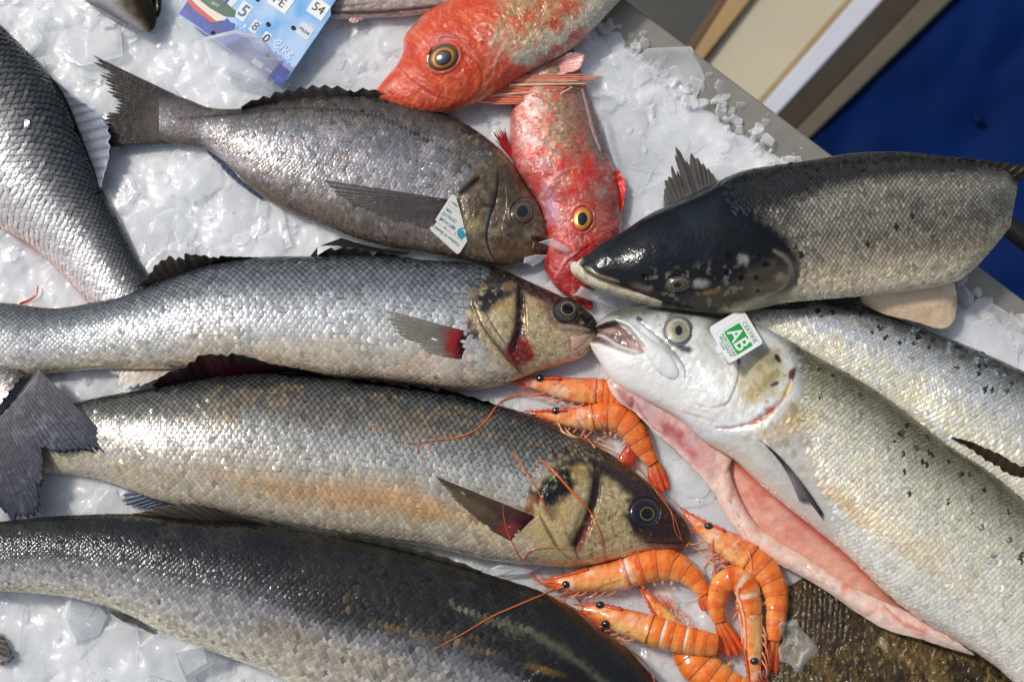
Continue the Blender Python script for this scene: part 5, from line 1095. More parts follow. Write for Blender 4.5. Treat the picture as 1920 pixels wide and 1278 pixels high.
opsK = [grad([(-1,(150,128,120)),(0,(170,150,142)),(.55,(186,168,160)),(.75,(120,100,94)),(.9,(196,176,168)),(1,(206,186,176))], met=.05, rgh=.35), mottle((120,100,94), 12, .52, .7, .5, seed=241, stretch=.4), line([(600,22),(680,26),(780,18),(830,12)], 3.5, (84,66,60), .8, dz=-1.), line([(600,10),(640,14),(700,6)], 3, (110,90,84), .6, dz=-.6), rough_dz(9,.4)]
K_ = Fish('pinkish_fish', 'pinkish grey fish along the top edge behind the red gurnard head', 'fish', ribsK, 8, .5, opsK, M_RED, ns=140, nt=80, dense=0)
fin('pelvic_fin', [(655,20),(668,26),(690,28)], [(645,30),(660,44),(684,36)], K_.root, 12, 10, 6, (214,170,164), (226,190,184), (190,140,136), jag=.1)
# ------------------------------------------------------------------ prawns
CP = dict(car=(246,156,88), car2=(246,200,118), seg=(246,134,52), deep=(228,82,20), pale=(250,226,204), leg=(240,150,108), tail=(226,84,40))
def prawn(label, ctr, hw, zc, fc, tail, belly=1, white=0.0, legs=5, eyes=((.12, -.75),), rings=3., ant=(), tail_spread=13, seed=1, blades=4, whisk=6, tuck=1.0, legz=2.5, dark_blade=None, pleo=True, wseg=()):
    rr = np.random.default_rng(seed)
    c = np.asarray(ctr, float); h = np.asarray(hw, float) * 1.07
    k = np.r_[0, np.cumsum(np.linalg.norm(np.diff(c, axis=0), axis=1))]; L = k[-1]; k = k / L
    zk = np.asarray(zc, float) if np.ndim(zc) else np.full(len(c), float(zc))
    t = thing('prawn', label, 'prawn', W(c[len(c) // 2, 0], c[len(c) // 2, 1], 0), 'cooked prawns on the ice')
    def at(s):
        s = np.asarray(s, float); p = hermite(c, k, s); e = .01
        d = hermite(c, k, np.clip(s + e, 0, 1)) - hermite(c, k, np.clip(s - e, 0, 1)); d /= np.linalg.norm(d, axis=-1)[..., None] + 1e-9
        n = np.stack([-d[..., 1], d[..., 0]], -1) * belly
        return p, d, n, np.maximum(hermite(h, k, s), 1.5), hermite(zk, k, s)
    def loft(name, s0, s1, ns, prof, colf, mat=M_PRAWN, m=28, close=False):
        s = np.linspace(s0, s1, ns); p, d, n, w_, z = at(s); ph = np.linspace(0, 2 * math.pi, m, endpoint=False)
        q = np.linspace(0, 1, ns); pr = prof(q)[:, None]
        bel = np.cos(ph)[None]                    # +1 belly side
        rad = w_[:, None] * pr * (1 + .0 * bel)
        x = p[:, None, 0] + n[:, None, 0] * rad * bel; y = p[:, None, 1] + n[:, None, 1] * rad * bel
        zz = z[:, None] + np.sin(ph)[None] * rad * K * 1000 * .82
        zz = np.where(np.sin(ph)[None] < 0, z[:, None] + (zz - z[:, None]) * .7, zz)
        QQ = q[:, None] * np.ones(m); BB = np.ones((ns, 1)) * bel; SS = s[:, None] * np.ones(m)
        C = colf(QQ, BB, SS, x, y)
        return mk(name, W(x, y, zz * .001).reshape(-1, 3), gridF(ns, m, True), mat, t, np.clip(C, 0, 1).reshape(-1, 3), {'rgh': .26, 'met': 0.})
    hue = np.array([1.0, 1 + .07 * rr.uniform(-1, 1), 1 + .12 * rr.uniform(-1, 1)]) * (1 + .05 * rr.uniform(-1, 1)); lc = {a: np.clip(lin(b) * hue, 0, 1) for a, b in CP.items()}
    def mixc(a, b, f): return a * (1 - f[..., None]) + b * f[..., None]
    def carc(q, b, s, x, y):
        col = mixc(np.broadcast_to(lc['car'], q.shape + (3,)), lc['car2'], sm(-.2, .7, b) * sm(.25, .6, q) * .8)
        col = mixc(col, lc['deep'], np.clip(sm(.3, .05, q) + sm(-.55, -.95, b) * .8 + sm(.94, 1, q) * .6, 0, 1) * .8)
        col = mixc(col, lc['pale'], sm(.5, .7, fbm(x / 16, y / 16, seed)) * .5)
        return mixc(mixc(col, lc['deep'], sm(.52, .72, fbm(x / 10, y / 10, seed + 4)) * .5), lin((120,50,26)), sm(.68, .74, fbm(x / 4, y / 4, seed + 9)) * .5)
    tip = at(0.0)
    car = loft('carapace', .0, fc, 40, lambda q: np.where(q > .93, 1.0 + .07 * sm(.93, .97, q), 1.0) * np.where(q < .02, .5, 1), carc)
    # rostrum: a toothed spike along the back, past the head
    s = np.linspace(.0, fc * .55, 14); p, d, n, w_, z = at(s)
    teeth = np.where(np.arange(14) % 2 == 0, 2.6, .3)
    top = p - n * (w_ * .92 + teeth)[:, None]; bot = p - n * (w_ * .78)[:, None]
    p0 = p[0] - d[0] * 18 - n[0] * (w_[0] * .9)
    top = np.vstack([[p0], top]); bot = np.vstack([[p0 + n[0] * 1.2], bot]); zz = np.r_[z[0], z]
    V = np.vstack([W(top[:, 0], top[:, 1], (zz + 3.4 * np.r_[.3, w_ / w_.max()]) * .001), W(bot[:, 0], bot[:, 1], (zz + 6.2 * np.r_[.1, w_ / w_.max()]) * .001)])
    m_ = len(top)
    solid(mk('rostrum', V, [(i, i + 1, m_ + i + 1, m_ + i) for i in range(m_ - 1)], M_PRAWN, t, lin((224,92,46)), {'rgh': .3, 'met': 0.}), .0008, 0)
    # tail segments, each sliding under the one before
    nseg = 6; e = np.linspace(fc, 1.0, nseg + 1); e[1:] = fc + (1 - fc) * np.linspace(0, 1, nseg + 1)[1:] ** .96
    for i in range(nseg):
        wb = white if i in wseg else 0.
        def segc(q, b, s, x, y, i=i, wb=wb):
            col = mixc(np.broadcast_to(lc['seg'], q.shape + (3,)), lc['car2'], sm(.2, 1, b) * .6)
            band = sm(.55, .8, q) * (1 - sm(.90, .97, q))
            col = mixc(col, lc['deep'], band * (.5 if wb < .5 else .9))
            col = mixc(col, lc['pale'], np.clip((1 - sm(.22, .5, q)) * wb, 0, 1) * sm(1.1, .2, b))
            col = mixc(col, lc['pale'], sm(.6, .8, fbm(x / 9, y / 9, seed + i)) * .25)
            col = mixc(col, lc['deep'], sm(.5, .75, fbm(x / 7, y / 7, seed + 20 + i)) * .4)
            return mixc(col, lin((170,56,22)), sm(.965, 1, q) * .3)
        ov = .012 if i else .0
        loft('tail_segment', max(e[i] - ov, 0), e[i + 1], 16, lambda q: .93 + .09 * np.sin(np.pi * np.clip(q, 0, 1) ** .9 * .62) + .035 * sm(.88, .97, q) - .05 * sm(.985, 1, q), segc)
    # tail fan
    pe, de, ne, we, ze = at(1.0)
    te = np.asarray(tail[:2], float); tz = tail[2] if len(tail) > 2 else ze
    ax = te - pe; Lt = np.linalg.norm(ax); ax = ax / Lt
    for b_ in range(blades):
        an = R(tail_spread) * (b_ - (blades - 1) / 2.); dv = np.array([ax[0] * math.cos(an) - ax[1] * math.sin(an), ax[0] * math.sin(an) + ax[1] * math.cos(an)])
        nv = np.array([-dv[1], dv[0]]); o = pe - ax * 3 + nv * (b_ - (blades - 1) / 2.) * we * .35
        a = np.linspace(0, 1, 16); wd = we * .62 * (np.sin(np.pi * (a * .86 + .10)) ** .7 + .12) * (1 if b_ not in (0, blades - 1) else 1.1)
        a_l = o + dv * (Lt * (1 + .03 * rr.normal())) * a[:, None]
        tt = np.linspace(-1, 1, 7)
        px = a_l[:, None, 0] + nv[0] * wd[:, None] * tt; py = a_l[:, None, 1] + nv[1] * wd[:, None] * tt
        zz = ze * (1 - a[:, None]) + tz * a[:, None] + 1.2 * (1 - tt[None] ** 2) + (b_ % 2) * .9
        cc = mixc(np.broadcast_to(lc['tail'], px.shape + (3,)), lc['seg'], sm(.6, 0., a)[:, None] * np.ones(7)) * (.75 + .5 * (np.abs(tt) < .2))[None, :, None] * (.8 + .4 * fbm(px / 3, py / 12, 7))[..., None]
        if dark_blade is not None and b_ in dark_blade: cc = cc * lin((200,90,80)) * 1.1
        solid(mk('tail_blade', W(px, py, zz * .001).reshape(-1, 3), gridF(16, 7), M_PRAWN, t, cc.reshape(-1, 3), {'rgh': .25, 'met': 0.}), .0005, 0)
    # eye(s) on short stalks
    for s_, sd_ in eyes:
        p, d, n, w_, z = at(s_); ex = p + n * w_ * sd_
        u = np.linspace(0, math.pi, 9); v = np.linspace(0, 2 * math.pi, 14, endpoint=False); U, Vv = np.meshgrid(u, v, indexing='ij')
        r_ = 7.6 * K; cz = W(ex[0], ex[1], (z + w_ * K * 1000 * .62) * .001)
        S_ = np.stack([np.sin(U) * np.cos(Vv), np.sin(U) * np.sin(Vv), np.cos(U)], -1) * r_ * np.array([1.1, .95, .9]) + cz
        ey = mk('eye', S_.reshape(-1, 3), gridF(9, 14, True), M_EYE, t, lin((26,24,22)) * (1 + 5 * (fbm(U * 3, Vv * 2, seed) ** 4)).reshape(-1, 1), {'rgh': .12, 'met': 0.})
        st = p + n * w_ * sd_ * .55 + d * 9
        V, F = tube([(st[0], st[1], z + w_ * .25), (ex[0], ex[1], z + w_ * K * 1000 * .5)], 1.0, 6, 8, .9)
        mk('eye_stalk', V, F, M_PRAWN, ey, lin((196,110,70)), {'rgh': .3, 'met': 0.})
    # walking legs, folded forward under the head
    for i in range(legs):
        s_ = fc * (.42 + .12 * i); p, d, n, w_, z = at(s_)
        a0 = p + n * w_ * .80; kn = p + n * (w_ + 7 * tuck + 9 * rr.random() * tuck) - d * (14 + 10 * rr.random()); tp = kn - d * (16 + 14 * rr.random()) + n * (rr.normal() * 7 - 1) * tuck
        V, F = tube([(a0[0], a0[1], z), (kn[0], kn[1], z + 1.5 + rr.random()), (tp[0], tp[1], max(z - 1.5, legz))], .75, 18, 7, .3)
        mk('leg', V, F, M_PRAWN, t, lin(CP['leg']) * (.85 + .3 * rr.random()), {'rgh': .3, 'met': 0.})
    for i in range(whisk):
        p, d, n, w_, z = at(.04 + .02 * i); a0 = p + n * w_ * (.1 + .15 * i)
        e_ = a0 - d * (26 + 16 * rr.random()) + n * (rr.normal() * 5 + 2)
        V, F = tube([(a0[0], a0[1], z + 1.5), ((a0[0] + e_[0]) / 2, (a0[1] + e_[1]) / 2, z + 1.5 + rr.normal()), (e_[0], e_[1], z + .5)], .55, 10, 6, .25)
        mk('feeler', V, F, M_PRAWN, t, lin((222,104,60)), {'rgh': .3, 'met': 0.})
    if pleo:
        for i in range(4):
            p, d, n, w_, z = at(fc + (1 - fc) * (.10 + .16 * i)); a0 = p + n * w_ * .8; e_ = p + n * (w_ + 8) + d * 3
            V, F = tube([(a0[0], a0[1], z), (e_[0], e_[1], z - .5)], 1.9, 8, 8, .4)
            mk('swimmeret', V, F, M_PRAWN, t, lin((240,170,120)), {'rgh': .35, 'met': 0.})
    t['_ant'] = 0
    return t
def antennae(t, lst, col=(224,110,56)):
    for pts, r_ in lst:
        c = drape_pts(pts, .9, max(8, len(pts) * 5))
        V, F = tube(c, r_, 60, 6, .35)
        mk('antenna', V, F, M_PRAWN, t, lin(col), {'rgh': .3, 'met': 0.})

P1 = prawn('prawn lying straight between the middle sea bass chin and salmon belly, uppermost of the prawns', [(966,714),(1000,718),(1040,724),(1085,731),(1115,733),(1140,735),(1165,742),(1190,757)], [4,10,17,22,23,22,19,14], 6, .66, (1215,785), legs=5, eyes=((.20,-.8),), seed=11, tuck=.6)
P2 = prawn('curled orange prawn with legs spread, just under the uppermost prawn', [(998,775),(1030,778),(1070,783),(1108,783),(1140,779),(1165,787),(1187,808),(1203,832),(1216,855),(1225,868)], [4,10,17,23,25,26,23,20,15,12], [9,9,9,9,9,8,8,7,6,6], .42, (1244,924,6), legs=6, eyes=((.16,-.75),), seed=12, tail_spread=7, blades=3, tuck=1.7)
def extra_legs(t, lst, lift=.8, r_=1.0, rgb=(246,176,136)):
    for pts in lst:
        V, F = tube(drape_pts(pts, lift, 10), r_, 24, 7, .45)
        mk('leg', V, F, M_PRAWN, t, lin(rgb), {'rgh': .3, 'met': 0.})
def shell_bvh(t):
    for o in t.children:
        if o.name.split('.')[0] in ('carapace', 'tail_segment'):
            L = origin_of(t); SURF.append(BVHTree.FromPolygons([tuple(np.array(v.co) + L) for v in o.data.vertices], [tuple(p.vertices) for p in o.data.polygons]))
shell_bvh(P2)
extra_legs(P2, [[(1083,776),(1108,802),(1126,824)],[(1079,786),(1096,814),(1116,840)],[(1102,770),(1122,792),(1134,812)],[(1046,791),(1056,810),(1086,820),(1097,803)],[(1052,794),(1072,816),(1094,819)],[(1106,812),(1134,828),(1152,836)],[(1120,825),(1140,815),(1156,806)]])
ruled('tail_blade', [(1176,831),(1166,846),(1157,863)], [(1198,849),(1190,866),(1179,879)], 16, 8, lambda u, v, x, y: 6 + 1.5 * np.sin(np.pi * v) + .6 * np.sin(v * 20), [cset((190,52,28), .25), mottle((226,96,54), 8, .5, .7, .5, seed=251)], M_PRAWN, P2, .0006)
P7 = prawn('prawn with its curved body under two others, lowest in the pile', [(1207,1105),(1225,1130),(1245,1155),(1266,1185),(1285,1215),(1305,1242),(1332,1266),(1368,1288),(1410,1300)], [4,10,14,20,27,33,34,30,22], 6, .42, (1450,1310), belly=-1, eyes=((.30,-.2),), seed=17, rings=2, whisk=10, legs=5)
P3 = prawn('arched prawn with its back against the chin of the gold-sheened sea bass', [(1022,1092),(1060,1092),(1100,1086),(1140,1080),(1172,1074),(1205,1062),(1235,1056),(1265,1061),(1292,1077),(1310,1096),(1321,1114)], [6,15,21,26,28,30,29,26,20,15,11], 9, .47, (1329,1146), eyes=((.12,.2),), seed=13, white=.7, wseg=(0,), tuck=.5, whisk=9, blades=3, tail_spread=7)
P5 = prawn('long prawn on the right beside the salmon flap, its eye near the bass snout', [(1284,963),(1312,985),(1345,1008),(1380,1030),(1412,1050),(1437,1073),(1452,1100),(1457,1130),(1455,1160),(1452,1185),(1450,1200)], [5,12,20,25,26,25,23,20,18,15,12], 10, .46, (1437,1268,4), belly=1, eyes=((.155,-.55),), seed=15, tail_spread=10, blades=3, dark_blade=(2,), tuck=1.3)
P6 = prawn('tightly curled prawn pointing head down at the bottom, white bands on its back', [(1413,1292),(1413,1250),(1411,1210),(1408,1170),(1405,1130),(1398,1099),(1377,1086),(1356,1094),(1346,1116),(1344,1143),(1350,1166)], [7,13,18,20,21,23,23,21,18,15,11], [14]*8+[13,12,11], .44, (1384,1230), belly=1, eyes=((.17,.1),), seed=16, white=.9, wseg=(1,2), tuck=.5, blades=3, tail_spread=8, pleo=False)
shell_bvh(P3); shell_bvh(P5); shell_bvh(P6)
extra_legs(P6, [[(1372,1112),(1384,1140),(1370,1166)],[(1380,1108),(1392,1145),(1398,1190),(1396,1232)],[(1376,1118),(1388,1160),(1392,1206)],[(1384,1100),(1382,1130),(1374,1150)]], .6, 1.2)
extra_legs(P5, [[(1352,1035),(1330,1030),(1305,1032),(1296,1040)],[(1360,1048),(1338,1046),(1322,1060),(1316,1078)],[(1366,1052),(1345,1056),(1334,1076)],[(1336,1012),(1338,1050),(1340,1080)],[(1404,1032),(1409,1054),(1410,1070)],[(1372,1058),(1350,1064),(1330,1090)]], .6, .8, (236,140,96))
P4 = prawn('prawn seen from above with two bright white bands, lying across the pile', [(1090,1142),(1116,1146),(1150,1158),(1190,1171),(1228,1183),(1262,1193),(1296,1201),(1326,1206),(1346,1208)], [8,15,21,25,27,26,25,22,17], [9,10,12,13,14,15,15,15,14], .50, (1362,1214,10), eyes=((.12,-.85),(.2,.7)), seed=14, white=1.0, wseg=(1,3), tuck=.7, whisk=8, blades=2, pleo=False)
antennae(P1, [([(1030,738),(1000,738),(957,744),(933,759),(913,786),(887,809),(853,821),(827,824),(787,831),(782,850)], .95)])
antennae(P2, [([(1075,810),(1110,828),(1143,843),(1190,869),(1214,898),(1241,936),(1262,965),(1278,1010)], .5), ([(1085,818),(1143,850),(1192,875),(1228,912),(1258,960),(1268,1000),(1290,1022)], .45)])
antennae(P5, [([(1018,864),(1041,886),(1073,922),(1106,958),(1123,993),(1131,1027),(1132,1053)], .95), ([(1284,962),(1262,938),(1240,920)], .35), ([(1300,1010),(1280,1030),(1262,1050)], .6)])
antennae(P3, [([(1057,1099),(1023,1112),(975,1132),(923,1155),(870,1186),(812,1218)], .75), ([(1040,1090),(1009,1090),(990,1069),(970,1035),(953,1002),(944,965),(943,942)], .55), ([(1025,1100),(1000,1080),(984,1055),(990,1035),(1009,1028),(1041,1026),(1075,1030)], .5), ([(1110,1110),(1180,1118),(1250,1100)], .4), ([(1180,1095),(1200,1100),(1300,1108)], .35)])
antennae(P4, [([(1100,1140),(1123,1150),(1135,1165),(1140,1183)], .6), ([(1040,1120),(1107,1159),(1173,1212),(1213,1245),(1230,1285)], .7), ([(1090,1130),(1060,1100),(1020,1085),(1000,1060)], .5), ([(1085,1128),(1120,1100),(1165,1085)], .35)])
antennae(P7, [([(960,846),(988,886),(1011,924),(1033,973)], .6), ([(1205,1108),(1190,1090)], .5)])
# loose bits of prawn
V, F = tube(drape_pts([(36,570),(55,562),(68,552),(71,536)], 1.2, 10), 1.1, 20, 7, .5)
tag(mk('prawn_feeler', V, F, M_PRAWN, None, lin((224,96,40)), {'rgh': .3, 'met': 0.}), 'loose orange prawn feeler on ice at the left, above the middle bass tail', 'feeler')
# ------------------------------------------------------------------ cards and tags, with their lettering
def flat(name, rgb, rough=.35, **k): return plain(name, rgb, rough, **k)
M_WHITE = flat('white_card', (238,240,240)); M_BLACKINK = flat('black_ink', (24,24,28), .5); M_GREYINK = flat('grey_ink', (96,108,128), .5)
M_GREEN = flat('green_ink', (40,160,70), .4); M_TEAL = flat('teal_ink', (44,140,130), .5); M_BLUEINK = flat('blue_ink', (90,140,190), .5); M_DKGREEN = flat('green_text', (70,140,100), .5)
def frame2(o, ex, z, tilt=None):
    """local card frame: origin pixel o, x direction ex (unit, pixels), y = up of the text"""
    return np.array(o, float), np.array(ex, float) / np.hypot(*ex)
class Card:
    def __init__(s, o, ang, zf):
        s.o = np.array(o, float); a = R(ang); s.x = np.array([math.cos(a), math.sin(a)]); s.y = np.array([math.sin(a), -math.cos(a)]); s.zf = zf
        f_ = lambda u, v: W(*(s.o + s.x * u + s.y * v), float(zf(float(u), float(v))))
        s.P = f_(0, 0); s.X = (f_(60, 0) - s.P) / 60; s.Y = (f_(0, 60) - s.P) / 60; s.N = np.cross(s.X, s.Y); s.N /= np.linalg.norm(s.N)
    def px(s, u, v): return s.o + np.multiply.outer(np.asarray(u, float), s.x) + np.multiply.outer(np.asarray(v, float), s.y)
    def w(s, u, v, lift=0.0):
        return s.P + np.multiply.outer(np.asarray(u, float), s.X) + np.multiply.outer(np.asarray(v, float), s.Y) + s.N * lift * .001
    def poly(s, name, uv, mat, parent, lift=.15, th=.1):
        uv = np.array(uv, float); top = s.w(uv[:, 0], uv[:, 1], lift); bot = s.w(uv[:, 0], uv[:, 1], lift - th); n = len(uv)
        F = [list(range(n))] + [[i + n, (i + 1) % n + n, (i + 1) % n, i] for i in range(n)] + [list(range(2 * n - 1, n - 1, -1))]
        o = mk(name, np.vstack([top, bot]), F, mat, parent, smooth=False)
        import bmesh
        bm = bmesh.new(); bm.from_mesh(o.data); bmesh.ops.recalc_face_normals(bm, faces=bm.faces); bm.to_mesh(o.data); bm.free()
        return o
    def text(s, txt, u, v, size, mat, parent, lift=.3, bold=0.0, sx=1.0, align='CENTER', shear=0., name='lettering'):
        cu = bpy.data.curves.new(name, 'FONT'); cu.body = txt; cu.align_x = align; cu.align_y = 'CENTER'; cu.size = 1.0
        cu.extrude = .004; cu.offset = bold; cu.shear = shear; cu.resolution_u = 3
        cu.materials.append(mat); o = bpy.data.objects.new(name, cu); COL.objects.link(o)
        P0 = s.w(u, v, lift); X = s.w(u + 1, v, lift) - P0; Y = s.w(u, v + 1, lift) - P0
        X = Vector(X); Y = Vector(Y); Z = X.cross(Y).normalized(); sz = size
        M = Matrix(((X.x * sz * sx, Y.x * sz, Z.x * .01, P0[0]), (X.y * sz * sx, Y.y * sz, Z.y * .01, P0[1]), (X.z * sz * sx, Y.z * sz, Z.z * .01, P0[2]), (0, 0, 0, 1)))
        bpy.context.view_layer.update()
        me = bpy.data.meshes.new_from_object(o.evaluated_get(bpy.context.evaluated_depsgraph_get()))
        bpy.data.objects.remove(o); bpy.data.curves.remove(cu)
        M.translation = M.translation - Vector(origin_of(parent)); me.transform(M)
        me.materials.clear(); me.materials.append(mat); me.name = name
        o = bpy.data.objects.new(name, me); COL.objects.link(o); o.parent = parent
        return o
def rrect(u0, v0, u1, v1, r, n=5):
    out = []
    for cx, cy, a0 in ((u1 - r, v1 - r, 0), (u0 + r, v1 - r, 90), (u0 + r, v0 + r, 180), (u1 - r, v0 + r, 270)):
        for i in range(n + 1):
            a = R(a0 + 90 * i / n); out.append((cx + r * math.cos(a), cy + r * math.sin(a)))
    return out

# --- green certification tag on the salmon's head: text runs down to the right (60 deg)
def rest(o, ang, uv, lift, only=None):
    """plane through the surface under a card, lifted until the whole card clears it"""
    cd_ = Card(o, ang, lambda u, v: 0.0 * u); g_ = np.array([(a, b) for a in np.linspace(uv[0], uv[2], 7) for b in np.linspace(uv[1], uv[3], 7)])
    p = cd_.px(g_[:, 0], g_[:, 1]); z = top_z(p[:, 0], p[:, 1], 0, only)
    A_ = np.c_[g_, np.ones(len(g_))]; c, *_ = np.linalg.lstsq(A_, z, rcond=None)
    c[2] += (z - A_ @ c).max() + lift
    return lambda u, v: c[0] * u + c[1] * v + c[2]
ab = Card((1361, 596), 59.5, rest((1361, 596), 59.5, (0, -36, 76, 20), .0005)); z_ab = float(ab.zf(38., 0.))   # origin: left end of the card
abt = thing('certification_tag', 'white square tag with green AB logo on the head of the open-mouthed salmon', 'tag', W(1385, 626, z_ab))
w_, hh = 79, 73
card = [(x, y) for x, y in rrect(2, -38, w_ + 0, 36, 7)]
k_ = [i for i, p in enumerate(card) if p[1] < -37][0]
card = rrect(-1, -36, 76, 36, 6)
# spike that goes into the fish, on the lower side of the card
ci = 0
cut = []
for i, p in enumerate(card):
    cut.append(p)
    if i == 17: cut += [(34, -36), (38, -44), (50, -44), (53, -36)]
ab.poly('tag_card', cut, M_WHITE, abt, .0, .7)
ab.poly('logo_field', [(21,-16),(70,-16),(70,17),(21,17)], M_GREEN, abt, .10, .08)
ab.text('AB', 46, -1, 37, M_WHITE, abt, .2, .012, .92)
ab.poly('leaf', [(57,12),(59,17),(64,19),(62,13)], M_WHITE, abt, .2, .08); ab.poly('leaf', [(57,12),(54,17),(55,21),(59,16)], M_WHITE, abt, .2, .08)
ab.text('CERTIFIÉ', 46, 23.5, 10.5, M_DKGREEN, abt, .15, 0, 1.12)
ab.text('AGRICULTURE', 46, -20.5, 7.6, M_DKGREEN, abt, .15, 0, .98); ab.text('BIOLOGIQUE', 46, -26.5, 7.2, M_DKGREEN, abt, .15, 0, 1.0)
ab.text('Certifié', 42, -31.5, 5, M_DKGREEN, abt, .15); 
ab.poly('rule', [(16,-33),(16.5,-33),(16.5,33),(16,33)], flat('pale_rule', (190,200,196)), abt, .1, .08); ab.poly('rule', [(16,29.5),(74,29.5),(74,30),(16,30)], M_DKGREEN, abt, .1, .08)

# --- quality tag under the bream's gill cover: text upside down
q = Card((859, 475), 217, rest((859, 475), 217, (8, -66, 66, -4), .0003, M_.bvh)); z_q = float(q.zf(31., -40.))
qt = thing('quality_tag', 'white rectangular label with blue and green print tucked under the sea bream gill', 'tag', W(840, 420, z_q))
M_QC = flat('cream_card', (226,224,214))
def quv(p): d_ = np.array(p, float) - q.o; return (float(d_ @ q.x), float(d_ @ q.y))
q.poly('tag_card', [quv(p) for p in [(862,474),(857,476),(853,473),(809,433),(806,428),(808,424),(845,367),(849,365),(854,368),(860,386),(867,412),(873,440),(876,452)]], M_QC, qt, .0, .5)
q.text('Fraîcheur & Qualité', 36, -13, 8.0, M_TEAL, qt, .15, .008, .9, shear=.15); q.poly('rule', [(6,-22),(68,-22),(68,-22.6),(6,-22.6)], M_TEAL, qt, .1, .05)
q.text('BRETAGNE', 50, -33, 9, M_BLUEINK, qt, .15, 0, .82); q.text('QUALITÉ', 53, -44, 9.5, M_TEAL, qt, .15, 0, .82, shear=.3); q.text('MER', 62, -53.5, 8.5, M_BLUEINK, qt, .15, 0, .85)
q.poly('rule', [(38,-61),(70,-61),(70,-61.6),(38,-61.6)], M_TEAL, qt, .1, .05)
q.text('rées !', 61, -69, 8, M_TEAL, qt, .15, .008, .9, shear=.15)
q.poly('emblem', [(10,-24),(20,-25),(27,-32),(26,-40),(20,-46),(12,-43),(8,-34)], flat('emblem_blue', (40,150,200)), qt, .1, .06)
q.poly('emblem_wave', [(13,-28),(22,-28),(24,-33),(17,-36),(12,-35)], flat('emblem_green', (60,160,130)), qt, .16, .06); q.poly('emblem_wave', [(12,-38),(18,-40),(23,-38),(18,-43),(12,-42)], M_QC, qt, .16, .06)

# --- blue price card stuck in the ice: text slopes down to the right (34.5 deg)
zc_ = .010
pc = Card((350, 26), 34.8, lambda u, v: zc_ + .00004 * (v + 60) + .00001 * u)
pt = thing('price_card', 'blue illustrated price card reading 5,80 €/kg, half sunk in the ice', 'price card', W(480, 70, .012))
mS, tS, pS, oS = new_mat('card_sky')
tc = tS.nodes.new('ShaderNodeTexCoord'); n1 = noise(tS, 45, 4); rp = tS.nodes.new('ShaderNodeValToRGB')
rp.color_ramp.elements[0].position = .38; rp.color_ramp.elements[0].color = list(lin((92,168,232))) + [1]; rp.color_ramp.elements[1].position = .66; rp.color_ramp.elements[1].color = list(lin((176,206,240))) + [1]
tS.links.new(n1.outputs[0], rp.inputs[0]); tS.links.new(rp.outputs[0], pS.inputs['Base Color']); pS.inputs['Roughness'].default_value = .3
M_SEA = plain('card_sea', (8,52,146), .3, nz=190, var=(.45, 1.8)); M_MIST = plain('card_mist', (130,148,196), .3, nz=150, var=(.8, 1.2))
pc.poly('card_board', [(-12,-8),(0,-10),(214,-9),(220,-4),(222,4),(222,150),(214,162),(214,190),(-12,190)], mS, pt, .0, 1.2)
# sea with a ragged edge, mist above it
us = np.linspace(-12, 221, 60); edge = 24 + 12 * sm(90, 10, us) + 6 * (fbm(us / 14, us * 0, 3) - .5) * 2 + np.where((us > 20) & (us < 90), 10, 0)
pc.poly('sea_print', [(-12,-8)] + [(214,-9),(220,-4),(221.5,2)] + [(a, b) for a, b in zip(us[::-1], edge[::-1])], M_SEA, pt, .10, .06)
pc.poly('mist_print', [(a, b - .5) for a, b in zip(us[26:], edge[26:])] + [(a, b + 9 + 3 * math.sin(a)) for a, b in zip(us[:25:-1], edge[:25:-1])], M_MIST, pt, .16, .05)
# boat at the left end
pc.poly('boat_hull', [(-12,22),(8,16),(50,17),(66,30),(66,40),(-12,54)], flat('hull_white', (226,216,206)), pt, .22, .06)
pc.poly('boat_keel', [(-12,20),(8,14),(48,13),(58,20),(40,21),(6,24),(-12,28)], flat('hull_red', (206,54,36)), pt, .28, .06)
pc.poly('boat_side', [(-12,36),(30,33),(62,36),(78,46),(74,56),(-12,66)], flat('hull_green', (24,86,58)), pt, .30, .06)
pc.text('FA - 2877', 26, 44, 8, flat('hull_number', (220,230,220)), pt, .4, 0, 1.)
pc.poly('boat_cabin', [(51,46),(62,50),(66,82),(53,84)], flat('cabin_white', (216,226,238)), pt, .24, .06); pc.poly('cabin_window', [(44,46),(49,45),(52,76),(47,76)], flat('cabin_blue', (34,52,110)), pt, .34, .06)
pc.poly('boat_mast', [(36,46),(37.5,46),(40,110),(38.5,110)], M_GREYINK, pt, .34, .06)
def num(t_, u, v, s_, w2, h2, m=M_GREYINK):
    pc.poly('number_plate', rrect(u - w2, v - h2, u + w2, v + h2, 2), flat('number_white', (222,230,242)), pt, .22, .06); pc.text(t_, u, v, s_, m, pt, .32, .018, .95, shear=.1)
num('5', 85, 64, 34, 11, 17); num('8', 119, 53, 24, 7.5, 12); num('0', 148, 46, 24, 7.5, 12, M_BLACKINK); pc.text(',', 103, 50, 26, flat('white_print', (234,240,248)), pt, .3, .02)
M_EMB = flat('embossed_blue', (226,236,252), .2)
pc.text('€/kg', 185, 49, 22, M_EMB, pt, .5, .01, 1.05)
pc.poly('name_strip', [(112,103),(152,103),(152,190),(90,190)], M_WHITE, pt, .3, .3); pc.text('PE', 130, 117, 24, M_BLACKINK, pt, .5, 0, 1.)
pc.poly('zone_strip', [(180,131),(214,131),(214,163),(180,163)], M_WHITE, pt, .3, .3); pc.text('54', 197, 147, 24, M_BLACKINK, pt, .5, 0, 1.)
pc.poly('method_label', rrect(186, 86, 213, 111, 5), flat('pearl_label', (214,220,230)), pt, .2, .1); pc.text('Pêché', 199, 98, 9, M_BLACKINK, pt, .35, .005)
